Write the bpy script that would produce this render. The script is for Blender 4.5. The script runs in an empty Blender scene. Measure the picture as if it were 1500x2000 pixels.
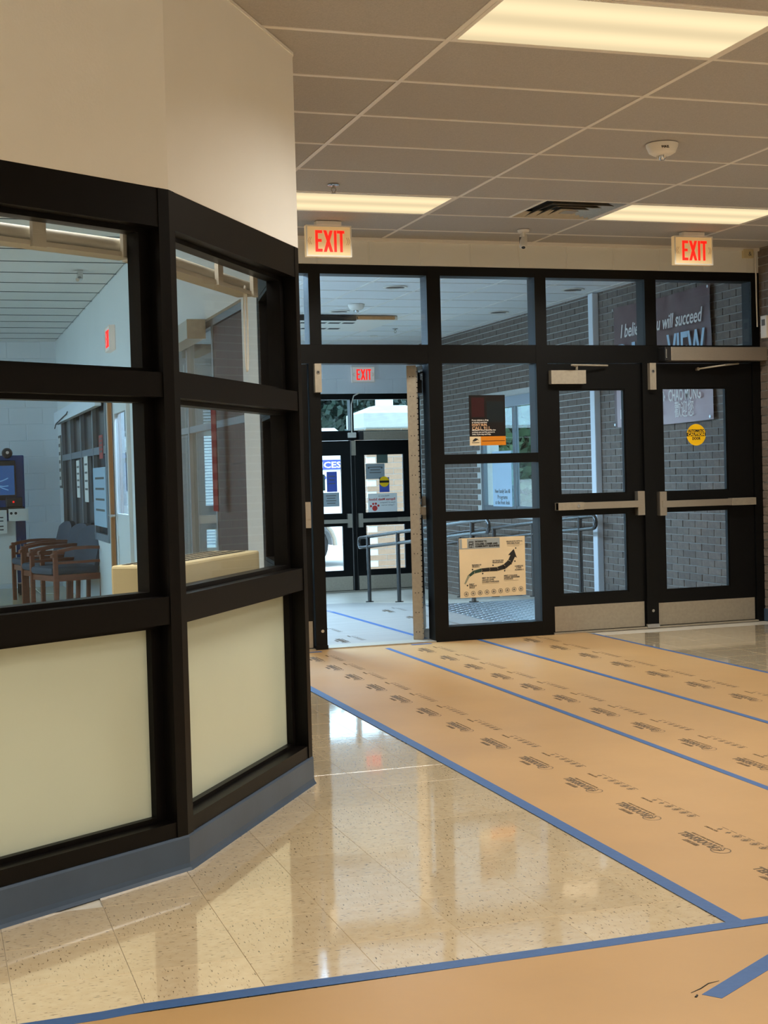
import bpy, bmesh, math, random
from mathutils import Vector, Matrix
random.seed(7)
SC = bpy.context.scene
COL = SC.collection
PI = math.pi

# ------------------------------------------------------------------ camera, world, sun, exposure
EYE = 1.2857                       # camera height above the lobby floor
CEIL = 3.034
YAW, PITCH, ROLL = 0.31332, -0.026904, -0.027115
fw = Vector((math.sin(YAW)*math.cos(PITCH), math.cos(YAW)*math.cos(PITCH), math.sin(PITCH)))
rt = Vector((math.cos(YAW), -math.sin(YAW), 0)); up = rt.cross(fw)
r2 = rt*math.cos(ROLL) + up*math.sin(ROLL); u2 = -rt*math.sin(ROLL) + up*math.cos(ROLL)
cd = bpy.data.cameras.new('camera'); cam = bpy.data.objects.new('camera', cd); COL.objects.link(cam)
cd.sensor_fit = 'HORIZONTAL'; cd.sensor_width = 36.0; cd.lens = 36.0*2761.47/1500.0
cd.clip_start = 0.05; cd.clip_end = 300
M = Matrix((r2, u2, -fw)).transposed().to_4x4(); M.translation = Vector((0, 0, EYE))
cam.matrix_world = M
SC.camera = cam

W = bpy.data.worlds.new('world'); SC.world = W; W.use_nodes = True
bg = W.node_tree.nodes['Background']
SKY_STRENGTH = 5.0
bg.inputs['Color'].default_value = (0.50, 0.76, 1.0, 1); bg.inputs['Strength'].default_value = SKY_STRENGTH
sd = bpy.data.lights.new('sun', 'SUN'); sd.energy = 2.5; sd.angle = 0.01; sd.color = (1.0, 0.95, 0.86)
sun = bpy.data.objects.new('sun', sd); COL.objects.link(sun)
sun.rotation_euler = Vector((0.45, 0.42, -0.95)).to_track_quat('-Z', 'Y').to_euler()
TROFFER_W = 39.0
TROFFER_COL = (1.0, 0.96, 0.87)
VEST_FILL_W = 140.0  # energy of the added fill panels in the vestibule
vs = SC.view_settings
vs.view_transform = 'Standard'; vs.look = 'None'; vs.gamma = 1.0; vs.use_curve_mapping = False
vs.exposure = 0.0
SC.display_settings.display_device = 'sRGB'
cy = SC.cycles
cy.use_denoising = True
cy.max_bounces = 10; cy.diffuse_bounces = 6; cy.glossy_bounces = 5; cy.transmission_bounces = 6; cy.transparent_max_bounces = 24
cy.sample_clamp_indirect = 6.0; cy.caustics_reflective = False; cy.caustics_refractive = False

# ------------------------------------------------------------------ materials
def srgb(r, g, b):
    f = lambda v: (v/255/12.92) if v/255 <= 0.04045 else ((v/255+0.055)/1.055)**2.4
    return (f(r), f(g), f(b), 1.0)

MATS = {}
def mat(name, col, rough=0.5, metal=0.0, spec=0.5, noise=None, bump=None, rnd=0.0, emit=None, stretch=None, coat=0.0):
    """noise=(scale, amount, detail) darkens/lightens; bump=(scale, strength); rnd = value change per object"""
    m = bpy.data.materials.new(name); m.use_nodes = True; nt = m.node_tree; N = nt.nodes; L = nt.links
    b = N['Principled BSDF']
    b.inputs['Roughness'].default_value = rough; b.inputs['Metallic'].default_value = metal
    b.inputs['Specular IOR Level'].default_value = spec
    if coat: b.inputs['Coat Weight'].default_value = coat; b.inputs['Coat Roughness'].default_value = 0.05; b.inputs['Coat IOR'].default_value = 1.6
    b.inputs['Base Color'].default_value = col
    tc = N.new('ShaderNodeTexCoord'); mp = N.new('ShaderNodeMapping'); L.new(tc.outputs['Object'], mp.inputs['Vector'])
    if stretch: mp.inputs['Scale'].default_value = stretch
    src = None
    if noise:
        n = N.new('ShaderNodeTexNoise'); n.inputs['Scale'].default_value = noise[0]; n.inputs['Detail'].default_value = noise[2] if len(noise) > 2 else 4
        L.new(mp.outputs['Vector'], n.inputs['Vector'])
        r = N.new('ShaderNodeMapRange'); r.inputs['From Min'].default_value = 0.25; r.inputs['From Max'].default_value = 0.75
        r.inputs['To Min'].default_value = 1-noise[1]; r.inputs['To Max'].default_value = 1+noise[1]
        L.new(n.outputs['Fac'], r.inputs['Value']); src = r.outputs['Result']
    if rnd:
        oi = N.new('ShaderNodeObjectInfo'); r = N.new('ShaderNodeMapRange')
        r.inputs['To Min'].default_value = 1-rnd; r.inputs['To Max'].default_value = 1+rnd
        L.new(oi.outputs['Random'], r.inputs['Value'])
        if src:
            mu = N.new('ShaderNodeMath'); mu.operation = 'MULTIPLY'; L.new(src, mu.inputs[0]); L.new(r.outputs['Result'], mu.inputs[1]); src = mu.outputs[0]
        else: src = r.outputs['Result']
    if src:
        h = N.new('ShaderNodeHueSaturation'); h.inputs['Color'].default_value = col; L.new(src, h.inputs['Value'])
        L.new(h.outputs['Color'], b.inputs['Base Color'])
    if bump:
        n = N.new('ShaderNodeTexNoise'); n.inputs['Scale'].default_value = bump[0]; n.inputs['Detail'].default_value = 4
        L.new(mp.outputs['Vector'], n.inputs['Vector'])
        bp = N.new('ShaderNodeBump'); bp.inputs['Strength'].default_value = bump[1]; bp.inputs['Distance'].default_value = 0.01
        L.new(n.outputs['Fac'], bp.inputs['Height']); L.new(bp.outputs['Normal'], b.inputs['Normal'])
    if emit:
        b.inputs['Emission Color'].default_value = emit[0]; b.inputs['Emission Strength'].default_value = emit[1]
    MATS[name] = m
    return m

def glass_mat(name, tint=(0.93, 0.97, 0.96, 1), ior=1.5):
    m = bpy.data.materials.new(name); m.use_nodes = True; nt = m.node_tree; N = nt.nodes; L = nt.links
    N.remove(N['Principled BSDF'])
    t = N.new('ShaderNodeBsdfTransparent'); t.inputs['Color'].default_value = tint
    g = N.new('ShaderNodeBsdfGlossy'); g.inputs['Roughness'].default_value = 0.0
    f = N.new('ShaderNodeFresnel'); ge = N.new('ShaderNodeNewGeometry'); ir = N.new('ShaderNodeMapRange')   # thin pane: same index on both of its faces
    ir.inputs['To Min'].default_value = ior; ir.inputs['To Max'].default_value = 1/ior
    L.new(ge.outputs['Backfacing'], ir.inputs['Value']); L.new(ir.outputs[0], f.inputs['IOR'])
    mx = N.new('ShaderNodeMixShader'); L.new(f.outputs[0], mx.inputs[0]); L.new(t.outputs[0], mx.inputs[1]); L.new(g.outputs[0], mx.inputs[2])
    L.new(mx.outputs[0], N['Material Output'].inputs['Surface']); MATS[name] = m
    return m

def tile_mat(name):
    m = mat(name, srgb(222, 199, 160), rough=0.07, spec=0.8, coat=1.0); nt = m.node_tree; N = nt.nodes; L = nt.links; b = N['Principled BSDF']
    tc = N.new('ShaderNodeTexCoord'); oi = N.new('ShaderNodeObjectInfo')
    sc = N.new('ShaderNodeVectorMath'); sc.operation = 'MULTIPLY_ADD'; sc.inputs[1].default_value = (1, 1, 1)
    cx = N.new('ShaderNodeCombineXYZ'); mu = N.new('ShaderNodeMath'); mu.operation = 'MULTIPLY'; mu.inputs[1].default_value = 37.0
    L.new(oi.outputs['Random'], mu.inputs[0]); L.new(mu.outputs[0], cx.inputs[0]); L.new(mu.outputs[0], cx.inputs[1])
    L.new(tc.outputs['Object'], sc.inputs[0]); L.new(cx.outputs[0], sc.inputs[2])
    mp = N.new('ShaderNodeMapping'); mp.inputs['Scale'].default_value = (45, 150, 1); L.new(sc.outputs[0], mp.inputs['Vector'])
    n1 = N.new('ShaderNodeTexNoise'); n1.inputs['Scale'].default_value = 1.0; n1.inputs['Detail'].default_value = 2; L.new(mp.outputs[0], n1.inputs['Vector'])
    c1 = N.new('ShaderNodeValToRGB'); c1.color_ramp.elements[0].position = 0.62; c1.color_ramp.elements[1].position = 0.69; L.new(n1.outputs['Fac'], c1.inputs[0])
    n2 = N.new('ShaderNodeTexNoise'); n2.inputs['Scale'].default_value = 26; n2.inputs['Detail'].default_value = 5; L.new(sc.outputs[0], n2.inputs['Vector'])
    base = N.new('ShaderNodeMixRGB'); base.inputs[1].default_value = srgb(212, 186, 146); base.inputs[2].default_value = srgb(232, 212, 178); L.new(n2.outputs['Fac'], base.inputs[0])
    hs = N.new('ShaderNodeHueSaturation'); mr = N.new('ShaderNodeMapRange'); mr.inputs['To Min'].default_value = 0.93; mr.inputs['To Max'].default_value = 1.03
    L.new(oi.outputs['Random'], mr.inputs['Value']); L.new(mr.outputs[0], hs.inputs['Value']); L.new(base.outputs[0], hs.inputs['Color'])
    mx = N.new('ShaderNodeMixRGB'); mx.inputs[2].default_value = srgb(104, 78, 52); L.new(hs.outputs[0], mx.inputs[1])
    k = N.new('ShaderNodeMath'); k.operation = 'MULTIPLY'; k.inputs[1].default_value = 0.8; L.new(c1.outputs[0], k.inputs[0]); L.new(k.outputs[0], mx.inputs[0])
    L.new(mx.outputs[0], b.inputs['Base Color'])
    n3 = N.new('ShaderNodeTexNoise'); n3.inputs['Scale'].default_value = 9; n3.inputs['Detail'].default_value = 3; L.new(sc.outputs[0], n3.inputs['Vector'])
    bp = N.new('ShaderNodeBump'); bp.inputs['Strength'].default_value = 0.02; bp.inputs['Distance'].default_value = 0.01; L.new(n3.outputs['Fac'], bp.inputs['Height']); L.new(bp.outputs[0], b.inputs['Normal'])
    r2_ = N.new('ShaderNodeMapRange'); r2_.inputs['To Min'].default_value = 0.035; r2_.inputs['To Max'].default_value = 0.11; L.new(n3.outputs['Fac'], r2_.inputs['Value']); L.new(r2_.outputs[0], b.inputs['Roughness']); L.new(bp.outputs[0], b.inputs['Coat Normal'])
    return m

def lens_mat(name):
    """prismatic lamp lens: two tube images behind an opal sheet"""
    m = bpy.data.materials.new(name); m.use_nodes = True; nt = m.node_tree; N = nt.nodes; L = nt.links
    N.remove(N['Principled BSDF'])
    tc = N.new('ShaderNodeTexCoord'); sx = N.new('ShaderNodeSeparateXYZ'); L.new(tc.outputs['Object'], sx.inputs[0])
    a = N.new('ShaderNodeMath'); a.operation = 'MULTIPLY'; a.inputs[1].default_value = 2*PI/0.27; L.new(sx.outputs['Y'], a.inputs[0])
    c = N.new('ShaderNodeMath'); c.operation = 'COSINE'; L.new(a.outputs[0], c.inputs[0])
    r = N.new('ShaderNodeMapRange'); r.inputs['From Min'].default_value = -1; r.inputs['From Max'].default_value = 1; r.inputs['To Min'].default_value = 1.12; r.inputs['To Max'].default_value = 0.86
    L.new(c.outputs[0], r.inputs['Value'])
    e = N.new('ShaderNodeEmission'); e.inputs['Color'].default_value = (1.0, 0.80, 0.47, 1); L.new(r.outputs[0], e.inputs['Strength'])
    L.new(e.outputs[0], N['Material Output'].inputs['Surface']); MATS[name] = m
    return m

mat('wall_paint', srgb(236, 233, 226), 0.6, noise=(1.5, 0.03), bump=(120, 0.05))
mat('wall_white', srgb(225, 228, 228), 0.55, noise=(1.5, 0.03), bump=(90, 0.06))
mat('block_paint', srgb(222, 220, 212), 0.5, bump=(60, 0.12), rnd=0.02)
mat('block_cool', srgb(222, 227, 232), 0.5, bump=(60, 0.12), rnd=0.02)
mat('bronze', (0.003, 0.0022, 0.0018, 1), 0.4, 0.0, 0.16, noise=(30, 0.25), bump=(8, 0.02))
mat('black_metal', (0.003, 0.003, 0.003, 1), 0.4, 0.0, 0.22, noise=(20, 0.2))
mat('rail_metal', (0.010, 0.010, 0.011, 1), 0.16, 0.0, 1.0)
mat('aluminium', srgb(190, 180, 165), 0.36, 0.85, 0.5, noise=(60, 0.08), stretch=(1, 1, 12))
mat('alum_dull', srgb(175, 165, 148), 0.5, 0.6, 0.5, noise=(40, 0.08))
mat('steel', srgb(205, 205, 205), 0.25, 1.0)
mat('plate_steel', srgb(170, 175, 180), 0.35, 0.9)
mat('baseboard', srgb(62, 78, 98), 0.32, 0.0, 0.5, noise=(6, 0.12), bump=(12, 0.05))
mat('frost', srgb(196, 204, 186), 0.22, 0.0, 0.5, noise=(2, 0.03))
mat('lobby_sub', srgb(218, 210, 194), 0.2)
mat('shade_cloth', srgb(176, 170, 156), 0.6)
mat('tee', srgb(228, 222, 212), 0.45)
mat('panel', srgb(172, 167, 161), 0.85, noise=(140, 0.10, 3), bump=(160, 0.25), rnd=0.03)
mat('panel_white', srgb(228, 227, 224), 0.85, noise=(140, 0.06, 3), bump=(160, 0.2), rnd=0.02)
mat('slab', srgb(70, 68, 64), 0.9, noise=(3, 0.1))
mat('kraft', srgb(176, 138, 90), 0.42, 0.0, 0.45, noise=(2.2, 0.06, 6), bump=(5, 0.10))
mat('kraft_back', srgb(152, 144, 136), 0.45, 0.0, 0.5, noise=(2.5, 0.06, 6), bump=(3.5, 0.6), stretch=(0.6, 2.4, 1))
mat('tape', srgb(48, 86, 138), 0.5, noise=(40, 0.08), bump=(50, 0.1))
mat('print_ink', srgb(92, 74, 52), 0.6)
mat('brick', srgb(114, 101, 91), 0.85, noise=(25, 0.22, 6), bump=(70, 0.35), rnd=0.14)
mat('mortar_dark', srgb(164, 160, 152), 0.95, noise=(40, 0.1))
mat('mortar_light', srgb(196, 196, 190), 0.95, noise=(40, 0.08))
mat('brick_tan', srgb(150, 124, 100), 0.85, noise=(25, 0.12), rnd=0.07)
mat('stone', srgb(168, 166, 160), 0.8, noise=(8, 0.08))
mat('concrete', srgb(205, 202, 196), 0.85, noise=(2, 0.08))
mat('vest_floor', srgb(196, 186, 170), 0.4, noise=(4, 0.08))
mat('office_floor', srgb(214, 196, 160), 0.18, noise=(30, 0.08), bump=(5, 0.03))
mat('white_plastic', srgb(228, 222, 210), 0.4)
mat('white_pipe', srgb(225, 230, 235), 0.4)
mat('beige_metal', srgb(206, 190, 148), 0.45, noise=(5, 0.04))
mat('lens_fill', srgb(230, 235, 240), 0.5, emit=((0.6, 0.82, 1.0, 1), 1.2))
mat('frame_dark', srgb(86, 96, 102), 0.4, 0.3)
mat('frame_grey', srgb(128, 138, 148), 0.4, 0.3)
mat('dark_pane', (0.004, 0.004, 0.006, 1), 0.15, 0.0, 0.15)
mat('dark_void', (0.004, 0.004, 0.004, 1), 0.8)
mat('exit_face', srgb(226, 206, 164), 0.5, emit=((1.0, 0.60, 0.22, 1), 0.24))
mat('exit_face_cool', srgb(226, 222, 215), 0.5, emit=((1.0, 0.85, 0.75, 1), 0.12))
mat('exit_red', srgb(220, 20, 15), 0.4, emit=((1.0, 0.018, 0.008, 1), 0.95))
mat('wood', srgb(122, 66, 38), 0.35, noise=(4, 0.2, 6), stretch=(1, 1, 10))
mat('wood_light', srgb(176, 118, 66), 0.4, noise=(4, 0.15, 6), stretch=(8, 8, 1))
mat('upholstery', srgb(70, 78, 90), 0.85, noise=(80, 0.15), bump=(200, 0.3))
mat('blue_panel', srgb(28, 78, 150), 0.4, noise=(5, 0.05))
mat('screen', (0.0, 0.01, 0.03, 1), 0.2, emit=((0.03, 0.16, 0.5, 1), 0.35))
mat('screen_wave', (0.0, 0.01, 0.03, 1), 0.2, emit=((0.2, 0.5, 0.9, 1), 0.4))
mat('black_plastic', (0.012, 0.012, 0.013, 1), 0.45)
mat('paper', srgb(232, 230, 224), 0.6)
mat('paper_cream', srgb(226, 204, 166), 0.55, noise=(4, 0.06))
mat('paper_grey', srgb(150, 158, 160), 0.6)
mat('paper_green', srgb(78, 96, 88), 0.6)
mat('paper_blue', srgb(70, 86, 170), 0.6)
mat('paper_red', srgb(160, 60, 56), 0.6)
mat('ink', (0.012, 0.011, 0.010, 1), 0.6)
mat('ink_grey', srgb(95, 92, 88), 0.6)
mat('ink_green', srgb(40, 66, 54), 0.6)
mat('ink_sage', srgb(140, 140, 118), 0.6)
mat('ink_red', srgb(196, 60, 50), 0.6)
mat('ink_white', srgb(236, 230, 222), 0.6)
mat('ink_tan', srgb(214, 170, 130), 0.6)
mat('poster_black', (0.008, 0.006, 0.007, 1), 0.3)
mat('poster_orange', srgb(214, 128, 16), 0.4)
mat('poster_maroon', srgb(52, 12, 18), 0.35)
mat('poster_teal', srgb(12, 26, 32), 0.35)
mat('sticker_yellow', srgb(248, 196, 10), 0.4)
mat('banner_dark', srgb(96, 66, 64), 0.32, noise=(6, 0.1), bump=(5, 0.2))
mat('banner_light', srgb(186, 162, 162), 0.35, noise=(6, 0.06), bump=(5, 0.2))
mat('banner_blue', srgb(170, 198, 218), 0.4)
mat('leaf', srgb(26, 48, 36), 0.6, noise=(3, 0.35, 4))
mat('leaf_light', srgb(44, 74, 44), 0.6, noise=(3, 0.35, 4))
mat('bark', srgb(84, 66, 50), 0.9, noise=(10, 0.2), bump=(14, 0.5))
mat('van_white', srgb(240, 240, 240), 0.3, noise=(1, 0.01))
mat('rubber', (0.02, 0.02, 0.02, 1), 0.7)
mat('blind', srgb(225, 232, 240), 0.5)
mat('red_cloth', srgb(120, 20, 34), 0.85, noise=(20, 0.1))
mat('brown_panel', srgb(70, 48, 36), 0.6, noise=(4, 0.2), stretch=(6, 6, 1))
mat('lamp_dark', (0.03, 0.03, 0.03, 1), 0.3)
glass_mat('glass', (0.97, 0.98, 0.985, 1), 1.36); glass_mat('glass_ext', (0.90, 0.96, 0.96, 1))
tile_mat('vct'); lens_mat('lens')

# ------------------------------------------------------------------ builders
ORG = {}
def origin(o): return ORG.get(o.name, Vector((0, 0, 0)))

class MB:
    def __init__(s): s.v = []; s.f = []; s.mi = []; s.cur = 0
    def use(s, i): s.cur = i; return s
    def add(s, vs_, fs_):
        o = len(s.v); s.v += [tuple(p) for p in vs_]; s.f += [tuple(o+i for i in f) for f in fs_]; s.mi += [s.cur]*len(fs_); return s
    def box(s, x0, x1, y0, y1, z0, z1):
        return s.add([(x, y, z) for x in (x0, x1) for y in (y0, y1) for z in (z0, z1)],
                     [(0, 1, 3, 2), (4, 6, 7, 5), (0, 4, 5, 1), (2, 3, 7, 6), (0, 2, 6, 4), (1, 5, 7, 3)])
    def cham(s, x0, x1, y0, y1, z0, z1, c):
        """box with its front rim (low y) chamfered by c"""
        P = [(x0+c, y0, z0+c), (x1-c, y0, z0+c), (x1-c, y0, z1-c), (x0+c, y0, z1-c), (x0, y0+c, z0), (x1, y0+c, z0), (x1, y0+c, z1), (x0, y0+c, z1),
             (x0, y1, z0), (x1, y1, z0), (x1, y1, z1), (x0, y1, z1)]
        F = [(0, 1, 2, 3)] + [(i, i+4, (i+1) % 4+4, (i+1) % 4) for i in range(4)] + [(4+i, 8+i, (i+1) % 4+8, (i+1) % 4+4) for i in range(4)] + [(11, 10, 9, 8)]
        return s.add(P, F)
    def prism(s, poly, fn, d0, d1):
        """extrude polygon (u,v) from depth d0 to d1; fn(u,v,d)->xyz"""
        n = len(poly)
        return s.add([fn(u, v, d0) for u, v in poly]+[fn(u, v, d1) for u, v in poly],
                     [tuple(range(n))[::-1], tuple(range(n, 2*n))]+[(i, (i+1) % n, n+(i+1) % n, n+i) for i in range(n)])
    def flat(s, poly): return s.add(poly, [tuple(range(len(poly)))])
    def tube(s, path, r, n=8, closed=False):
        P = [Vector(p) for p in path]; m = len(P); rings = []
        prev = None
        for i, p in enumerate(P):
            if closed: t = P[(i+1) % m]-P[i-1]
            else: t = P[min(i+1, m-1)]-P[max(i-1, 0)]
            t.normalize()
            a = (prev - t*prev.dot(t)) if prev else (Vector((0, 0, 1)).cross(t) if abs(t.z) < 0.9 else Vector((1, 0, 0)).cross(t))
            a.normalize(); prev = a; b = t.cross(a)
            rr = r[i] if isinstance(r, (list, tuple)) else r
            rings.append([p+a*rr*math.cos(2*PI*k/n)+b*rr*math.sin(2*PI*k/n) for k in range(n)])
        vs_ = [q for R in rings for q in R]; fs_ = []
        for i in range(m if closed else m-1):
            j = (i+1) % m
            for k in range(n): fs_.append((i*n+k, i*n+(k+1) % n, j*n+(k+1) % n, j*n+k))
        if not closed: fs_ += [tuple(range(n))[::-1], tuple((m-1)*n+k for k in range(n))]
        return s.add(vs_, fs_)
    def cyl(s, a, b, r, n=16): return s.tube([a, b], r, n)
    def lathe(s, prof, c, n=24, axis='z'):
        vs_ = []; fs_ = []
        for r, z in prof:
            for k in range(n):
                x, y = r*math.cos(2*PI*k/n), r*math.sin(2*PI*k/n)
                p = (x, y, z) if axis == 'z' else ((x, z, y) if axis == 'y' else (z, x, y))
                vs_.append((c[0]+p[0], c[1]+p[1], c[2]+p[2]))
        m = len(prof)
        for i in range(m-1):
            for k in range(n): fs_.append((i*n+k, i*n+(k+1) % n, (i+1)*n+(k+1) % n, (i+1)*n+k))
        fs_ += [tuple(range(n))[::-1], tuple((m-1)*n+k for k in range(n))]
        return s.add(vs_, fs_)
    def obox(s, c, ax, ay, az):
        c = Vector(c); ax, ay, az = Vector(ax), Vector(ay), Vector(az)
        return s.add([c+ax*i+ay*j+az*k for i in (-1, 1) for j in (-1, 1) for k in (-1, 1)],
                     [(0, 1, 3, 2), (4, 6, 7, 5), (0, 4, 5, 1), (2, 3, 7, 6), (0, 2, 6, 4), (1, 5, 7, 3)])
    def mesh(s, name, mats, off=Vector((0, 0, 0)), smooth=False, bevel=0):
        me = bpy.data.meshes.new(name); me.from_pydata([tuple(Vector(p)-off) for p in s.v], [], s.f)
        for m in (mats if isinstance(mats, (list, tuple)) else [mats]): me.materials.append(MATS[m] if isinstance(m, str) else m)
        me.polygons.foreach_set('material_index', s.mi)
        bm = bmesh.new(); bm.from_mesh(me); bmesh.ops.recalc_face_normals(bm, faces=bm.faces)
        if bevel:
            bmesh.ops.bevel(bm, geom=[e for e in bm.edges if len(e.link_faces) == 2 and e.calc_face_angle(0) > 0.6], offset=bevel, segments=2, affect='EDGES', profile=0.5)
        bm.to_mesh(me); bm.free()
        if smooth:
            me.polygons.foreach_set('use_smooth', [True]*len(me.polygons))
            try: me.set_sharp_from_angle(angle=0.7)
            except Exception: pass
        me.update()
        return me
    def build(s, name, mats, parent=None, smooth=False, bevel=0, **tags):
        off = origin(parent) if parent else Vector((0, 0, 0))
        o = bpy.data.objects.new(name, s.mesh(name, mats, off, smooth, bevel)); COL.objects.link(o)
        if parent: o.parent = parent; ORG[o.name] = off
        tag(o, **tags)
        return o

def tag(o, label=None, cat=None, group=None, kind=None):
    if label: o['label'] = label
    if cat: o['category'] = cat
    if group: o['group'] = group
    if kind: o['kind'] = kind
    return o
def thing(name, loc, label, cat, group=None, kind=None):
    o = bpy.data.objects.new(name, None); COL.objects.link(o); o.location = loc; o.empty_display_size = 0.1
    ORG[o.name] = Vector(loc)
    return tag(o, label, cat, group, kind)
def local(o):            # parts of this thing are written in its own frame (used where it is turned or copied)
    ORG[o.name] = Vector((0, 0, 0)); return o
def inst(name, me, parent, loc, rz=0):
    o = bpy.data.objects.new(name, me); COL.objects.link(o)
    if parent: o.parent = parent
    o.location = Vector(loc)-(origin(parent) if parent else Vector((0, 0, 0)))
    if rz: o.rotation_euler.z = rz
    return o
def copy_tree(o, parent=None):
    c = o.copy(); COL.objects.link(c); c.parent = parent
    for ch in list(o.children): copy_tree(ch, c)
    return c

FACE = {'-y': (Vector((1, 0, 0)), Vector((0, 0, 1))), '-x': (Vector((0, -1, 0)), Vector((0, 0, 1))), 'floor': (Vector((0, 1, 0)), Vector((-1, 0, 0)))}
TCACHE = {}
def text_data(s, size, bold, shear=0.0, align='LEFT', ex=0.0006):
    k = (s, size, bold, shear, align)
    if k not in TCACHE:
        cu = bpy.data.curves.new('t', 'FONT'); cu.body = s; cu.size = size; cu.offset = bold; cu.shear = shear; cu.align_x = align
        cu.resolution_u = 2; cu.extrude = ex
        o = bpy.data.objects.new('t', cu); COL.objects.link(o)
        dg = bpy.context.evaluated_depsgraph_get(); dg.update()
        me = bpy.data.meshes.new_from_object(o.evaluated_get(dg))
        V = [Vector(v.co) for v in me.vertices]; F = [tuple(p.vertices) for p in me.polygons]
        bpy.data.objects.remove(o); bpy.data.curves.remove(cu); bpy.data.meshes.remove(me)
        TCACHE[k] = (V, F)
    return TCACHE[k]
def text_into(mb, s, size, at, face, bold=0.0, shear=0.0, align='LEFT', width=None, mirror=False, sx=1.0):
    """write s into mb; at = world point of the baseline start, face gives the reading and the up direction"""
    V, F = text_data(s, size, bold, shear, align)
    if not V: return
    ax, ay = (FACE[face] if isinstance(face, str) else face); az = ax.cross(ay)
    if width:
        xs = [v.x for v in V]; sx = width/max(1e-6, max(xs)-min(xs))
    if mirror: sx = -sx
    at = Vector(at)
    mb.add([at+ax*v.x*sx+ay*v.y+az*v.z for v in V], F)
def write(name, parent, s, size, at, face, m='ink', **kw):
    mb = MB(); text_into(mb, s, size, at, face, **kw)
    return mb.build(name, m, parent)

# ------------------------------------------------------------------ floors
YW = 10.05          # plane of the lobby side of the entrance screen
XR = 6.52           # brick wall on the right
XO = 1.60           # wall between office and vestibule
YO = 18.5           # wall with the outer doors
ZL = -0.31          # level of the outer landing
VC = 3.05           # vestibule ceiling
XL = -2.8           # office wall with the long window
A0 = Vector((0.164, 4.225)); B0 = Vector((0.786, 4.612)); C0 = Vector((1.503, 5.698)); D0 = Vector((1.60, 6.40))
dl = (A0-B0).normalized(); AX = B0+dl*2.9            # the left screen runs on out of the picture

floor = thing('floor', (0, 0, 0), 'speckled cream vinyl tile floor of the lobby', 'floor', kind='structure')
MB().box(-4.2, XR+0.2, -5.2, YW+0.02, -0.20, -0.004).build('subfloor', 'lobby_sub', floor)
TS = 0.3048
tile_me = MB().cham(-TS/2+0.0006, TS/2-0.0006, 0, 0.0045, -TS/2+0.0006, TS/2-0.0006, 0.0004)
tile_me.v = [(x, z, -y) for x, y, z in tile_me.v]
tile_me = tile_me.mesh('tile', 'vct')
def inside_bay(x, y):
    def side(p, q): return (q.x-p.x)*(y-p.y)-(q.y-p.y)*(x-p.x)
    # left of the broken line A-B-C-D means inside the office
    return side(B0, A0) < -0.16*1.0 if False else (side(AX, B0) > 0.25 and side(B0, C0) > 0.30 and side(C0, D0) > 0.16)
n_t = 0
for i in range(-3, 22):
    for j in range(-3, 21):
        x = 0.165+TS*(i+0.5); y = 4.004+TS*(j+0.5)
        if y > YW-0.13: continue
        a = x < 2.30 and 3.30 < y
        b = x > 4.75 and y > 7.0 and x < XR-0.1
        if not (a or b) or inside_bay(x, y): continue
        o = inst('tile', tile_me, floor, (x, y, 0), (PI/2 if (i+j) % 2 else 0)+(PI if random.random() < .5 else 0))
        o.rotation_euler.x = random.uniform(-1, 1)*0.0005; o.rotation_euler.y = random.uniform(-1, 1)*0.0005
        n_t += 1

MB().add([(AX.x, AX.y, -0.001), (B0.x, B0.y, -0.001), (C0.x, C0.y, -0.001), (D0.x, D0.y, -0.001), (XO, 18.0, -0.001), (-4.2, 18.0, -0.001), (-4.2, AX.y, -0.001)],
         [tuple(range(7))]).build('floor_office', 'office_floor', label='glossy cream floor of the waiting office behind the glass screen', cat='floor', kind='structure')
MB().box(-4.2, XO, YW, 18.2, -0.2, -0.004).build('trim_1', 'slab', label='concrete slab under the office floor', cat='slab', kind='structure')
prof = [(YW, 0.0), (12.9, 0.0), (16.9, ZL), (YO+0.2, ZL)]
mbf = MB()
for (y0, z0), (y1, z1) in zip(prof, prof[1:]):
    mbf.add([(XO, y0, z0-0.004), (XR, y0, z0-0.004), (XR, y1, z1-0.004), (XO, y1, z1-0.004), (XO, y0, z0-0.3), (XR, y0, z0-0.3), (XR, y1, z1-0.3), (XO, y1, z1-0.3)],
            [(0, 1, 2, 3), (7, 6, 5, 4), (0, 4, 5, 1), (2, 6, 7, 3), (1, 5, 6, 2), (0, 3, 7, 4)])
mbf.build('floor_vestibule', 'vest_floor', label='vestibule floor sloping down to the outer doors', cat='floor', kind='structure')
def vz(y):
    for (y0, z0), (y1, z1) in zip(prof, prof[1:]):
        if y0 <= y <= y1: return z0+(z1-z0)*(y-y0)/(y1-y0)
    return ZL if y > 16 else 0.0

# ------------------------------------------------------------------ ceilings
slab = MB(); slab.box(-4.4, XR+0.4, -5.4, 8.0, 3.25, 3.45); slab.box(-2.9, XR+0.4, 8.0, YO+0.4, 3.25, 3.45)
slab.build('trim_2', 'slab', label='roof slab above the hung ceilings', cat='roof', kind='structure')
GX, GY = 2.0755, 5.405
PX, PY = 1.2192, 0.6096
LIGHTS = []
def is_light(cx, cy):
    for lx, ly in LIGHTS:
        if abs(cx-lx) < 0.3 and abs(cy-ly) < 0.2: return True
    return False
for kx in (-4, -2, 0, 2):
    for ky in (-13, -7, -1, 5):
        LIGHTS.append((GX+PX*(kx+0.5), GY+PY*(ky+0.5)))
LIGHTS = [l for l in LIGHTS if not (l[1] > 6.3 and l[0] < 1.7)]
DIFF = (GX+PX*1.75, GY+PY*5.5)          # the air diffuser sits in the end half of one bay
ceil = thing('ceiling', (0, 0, CEIL), 'hung lobby ceiling of beige mineral panels in a white grid', 'ceiling', kind='structure')
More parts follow.
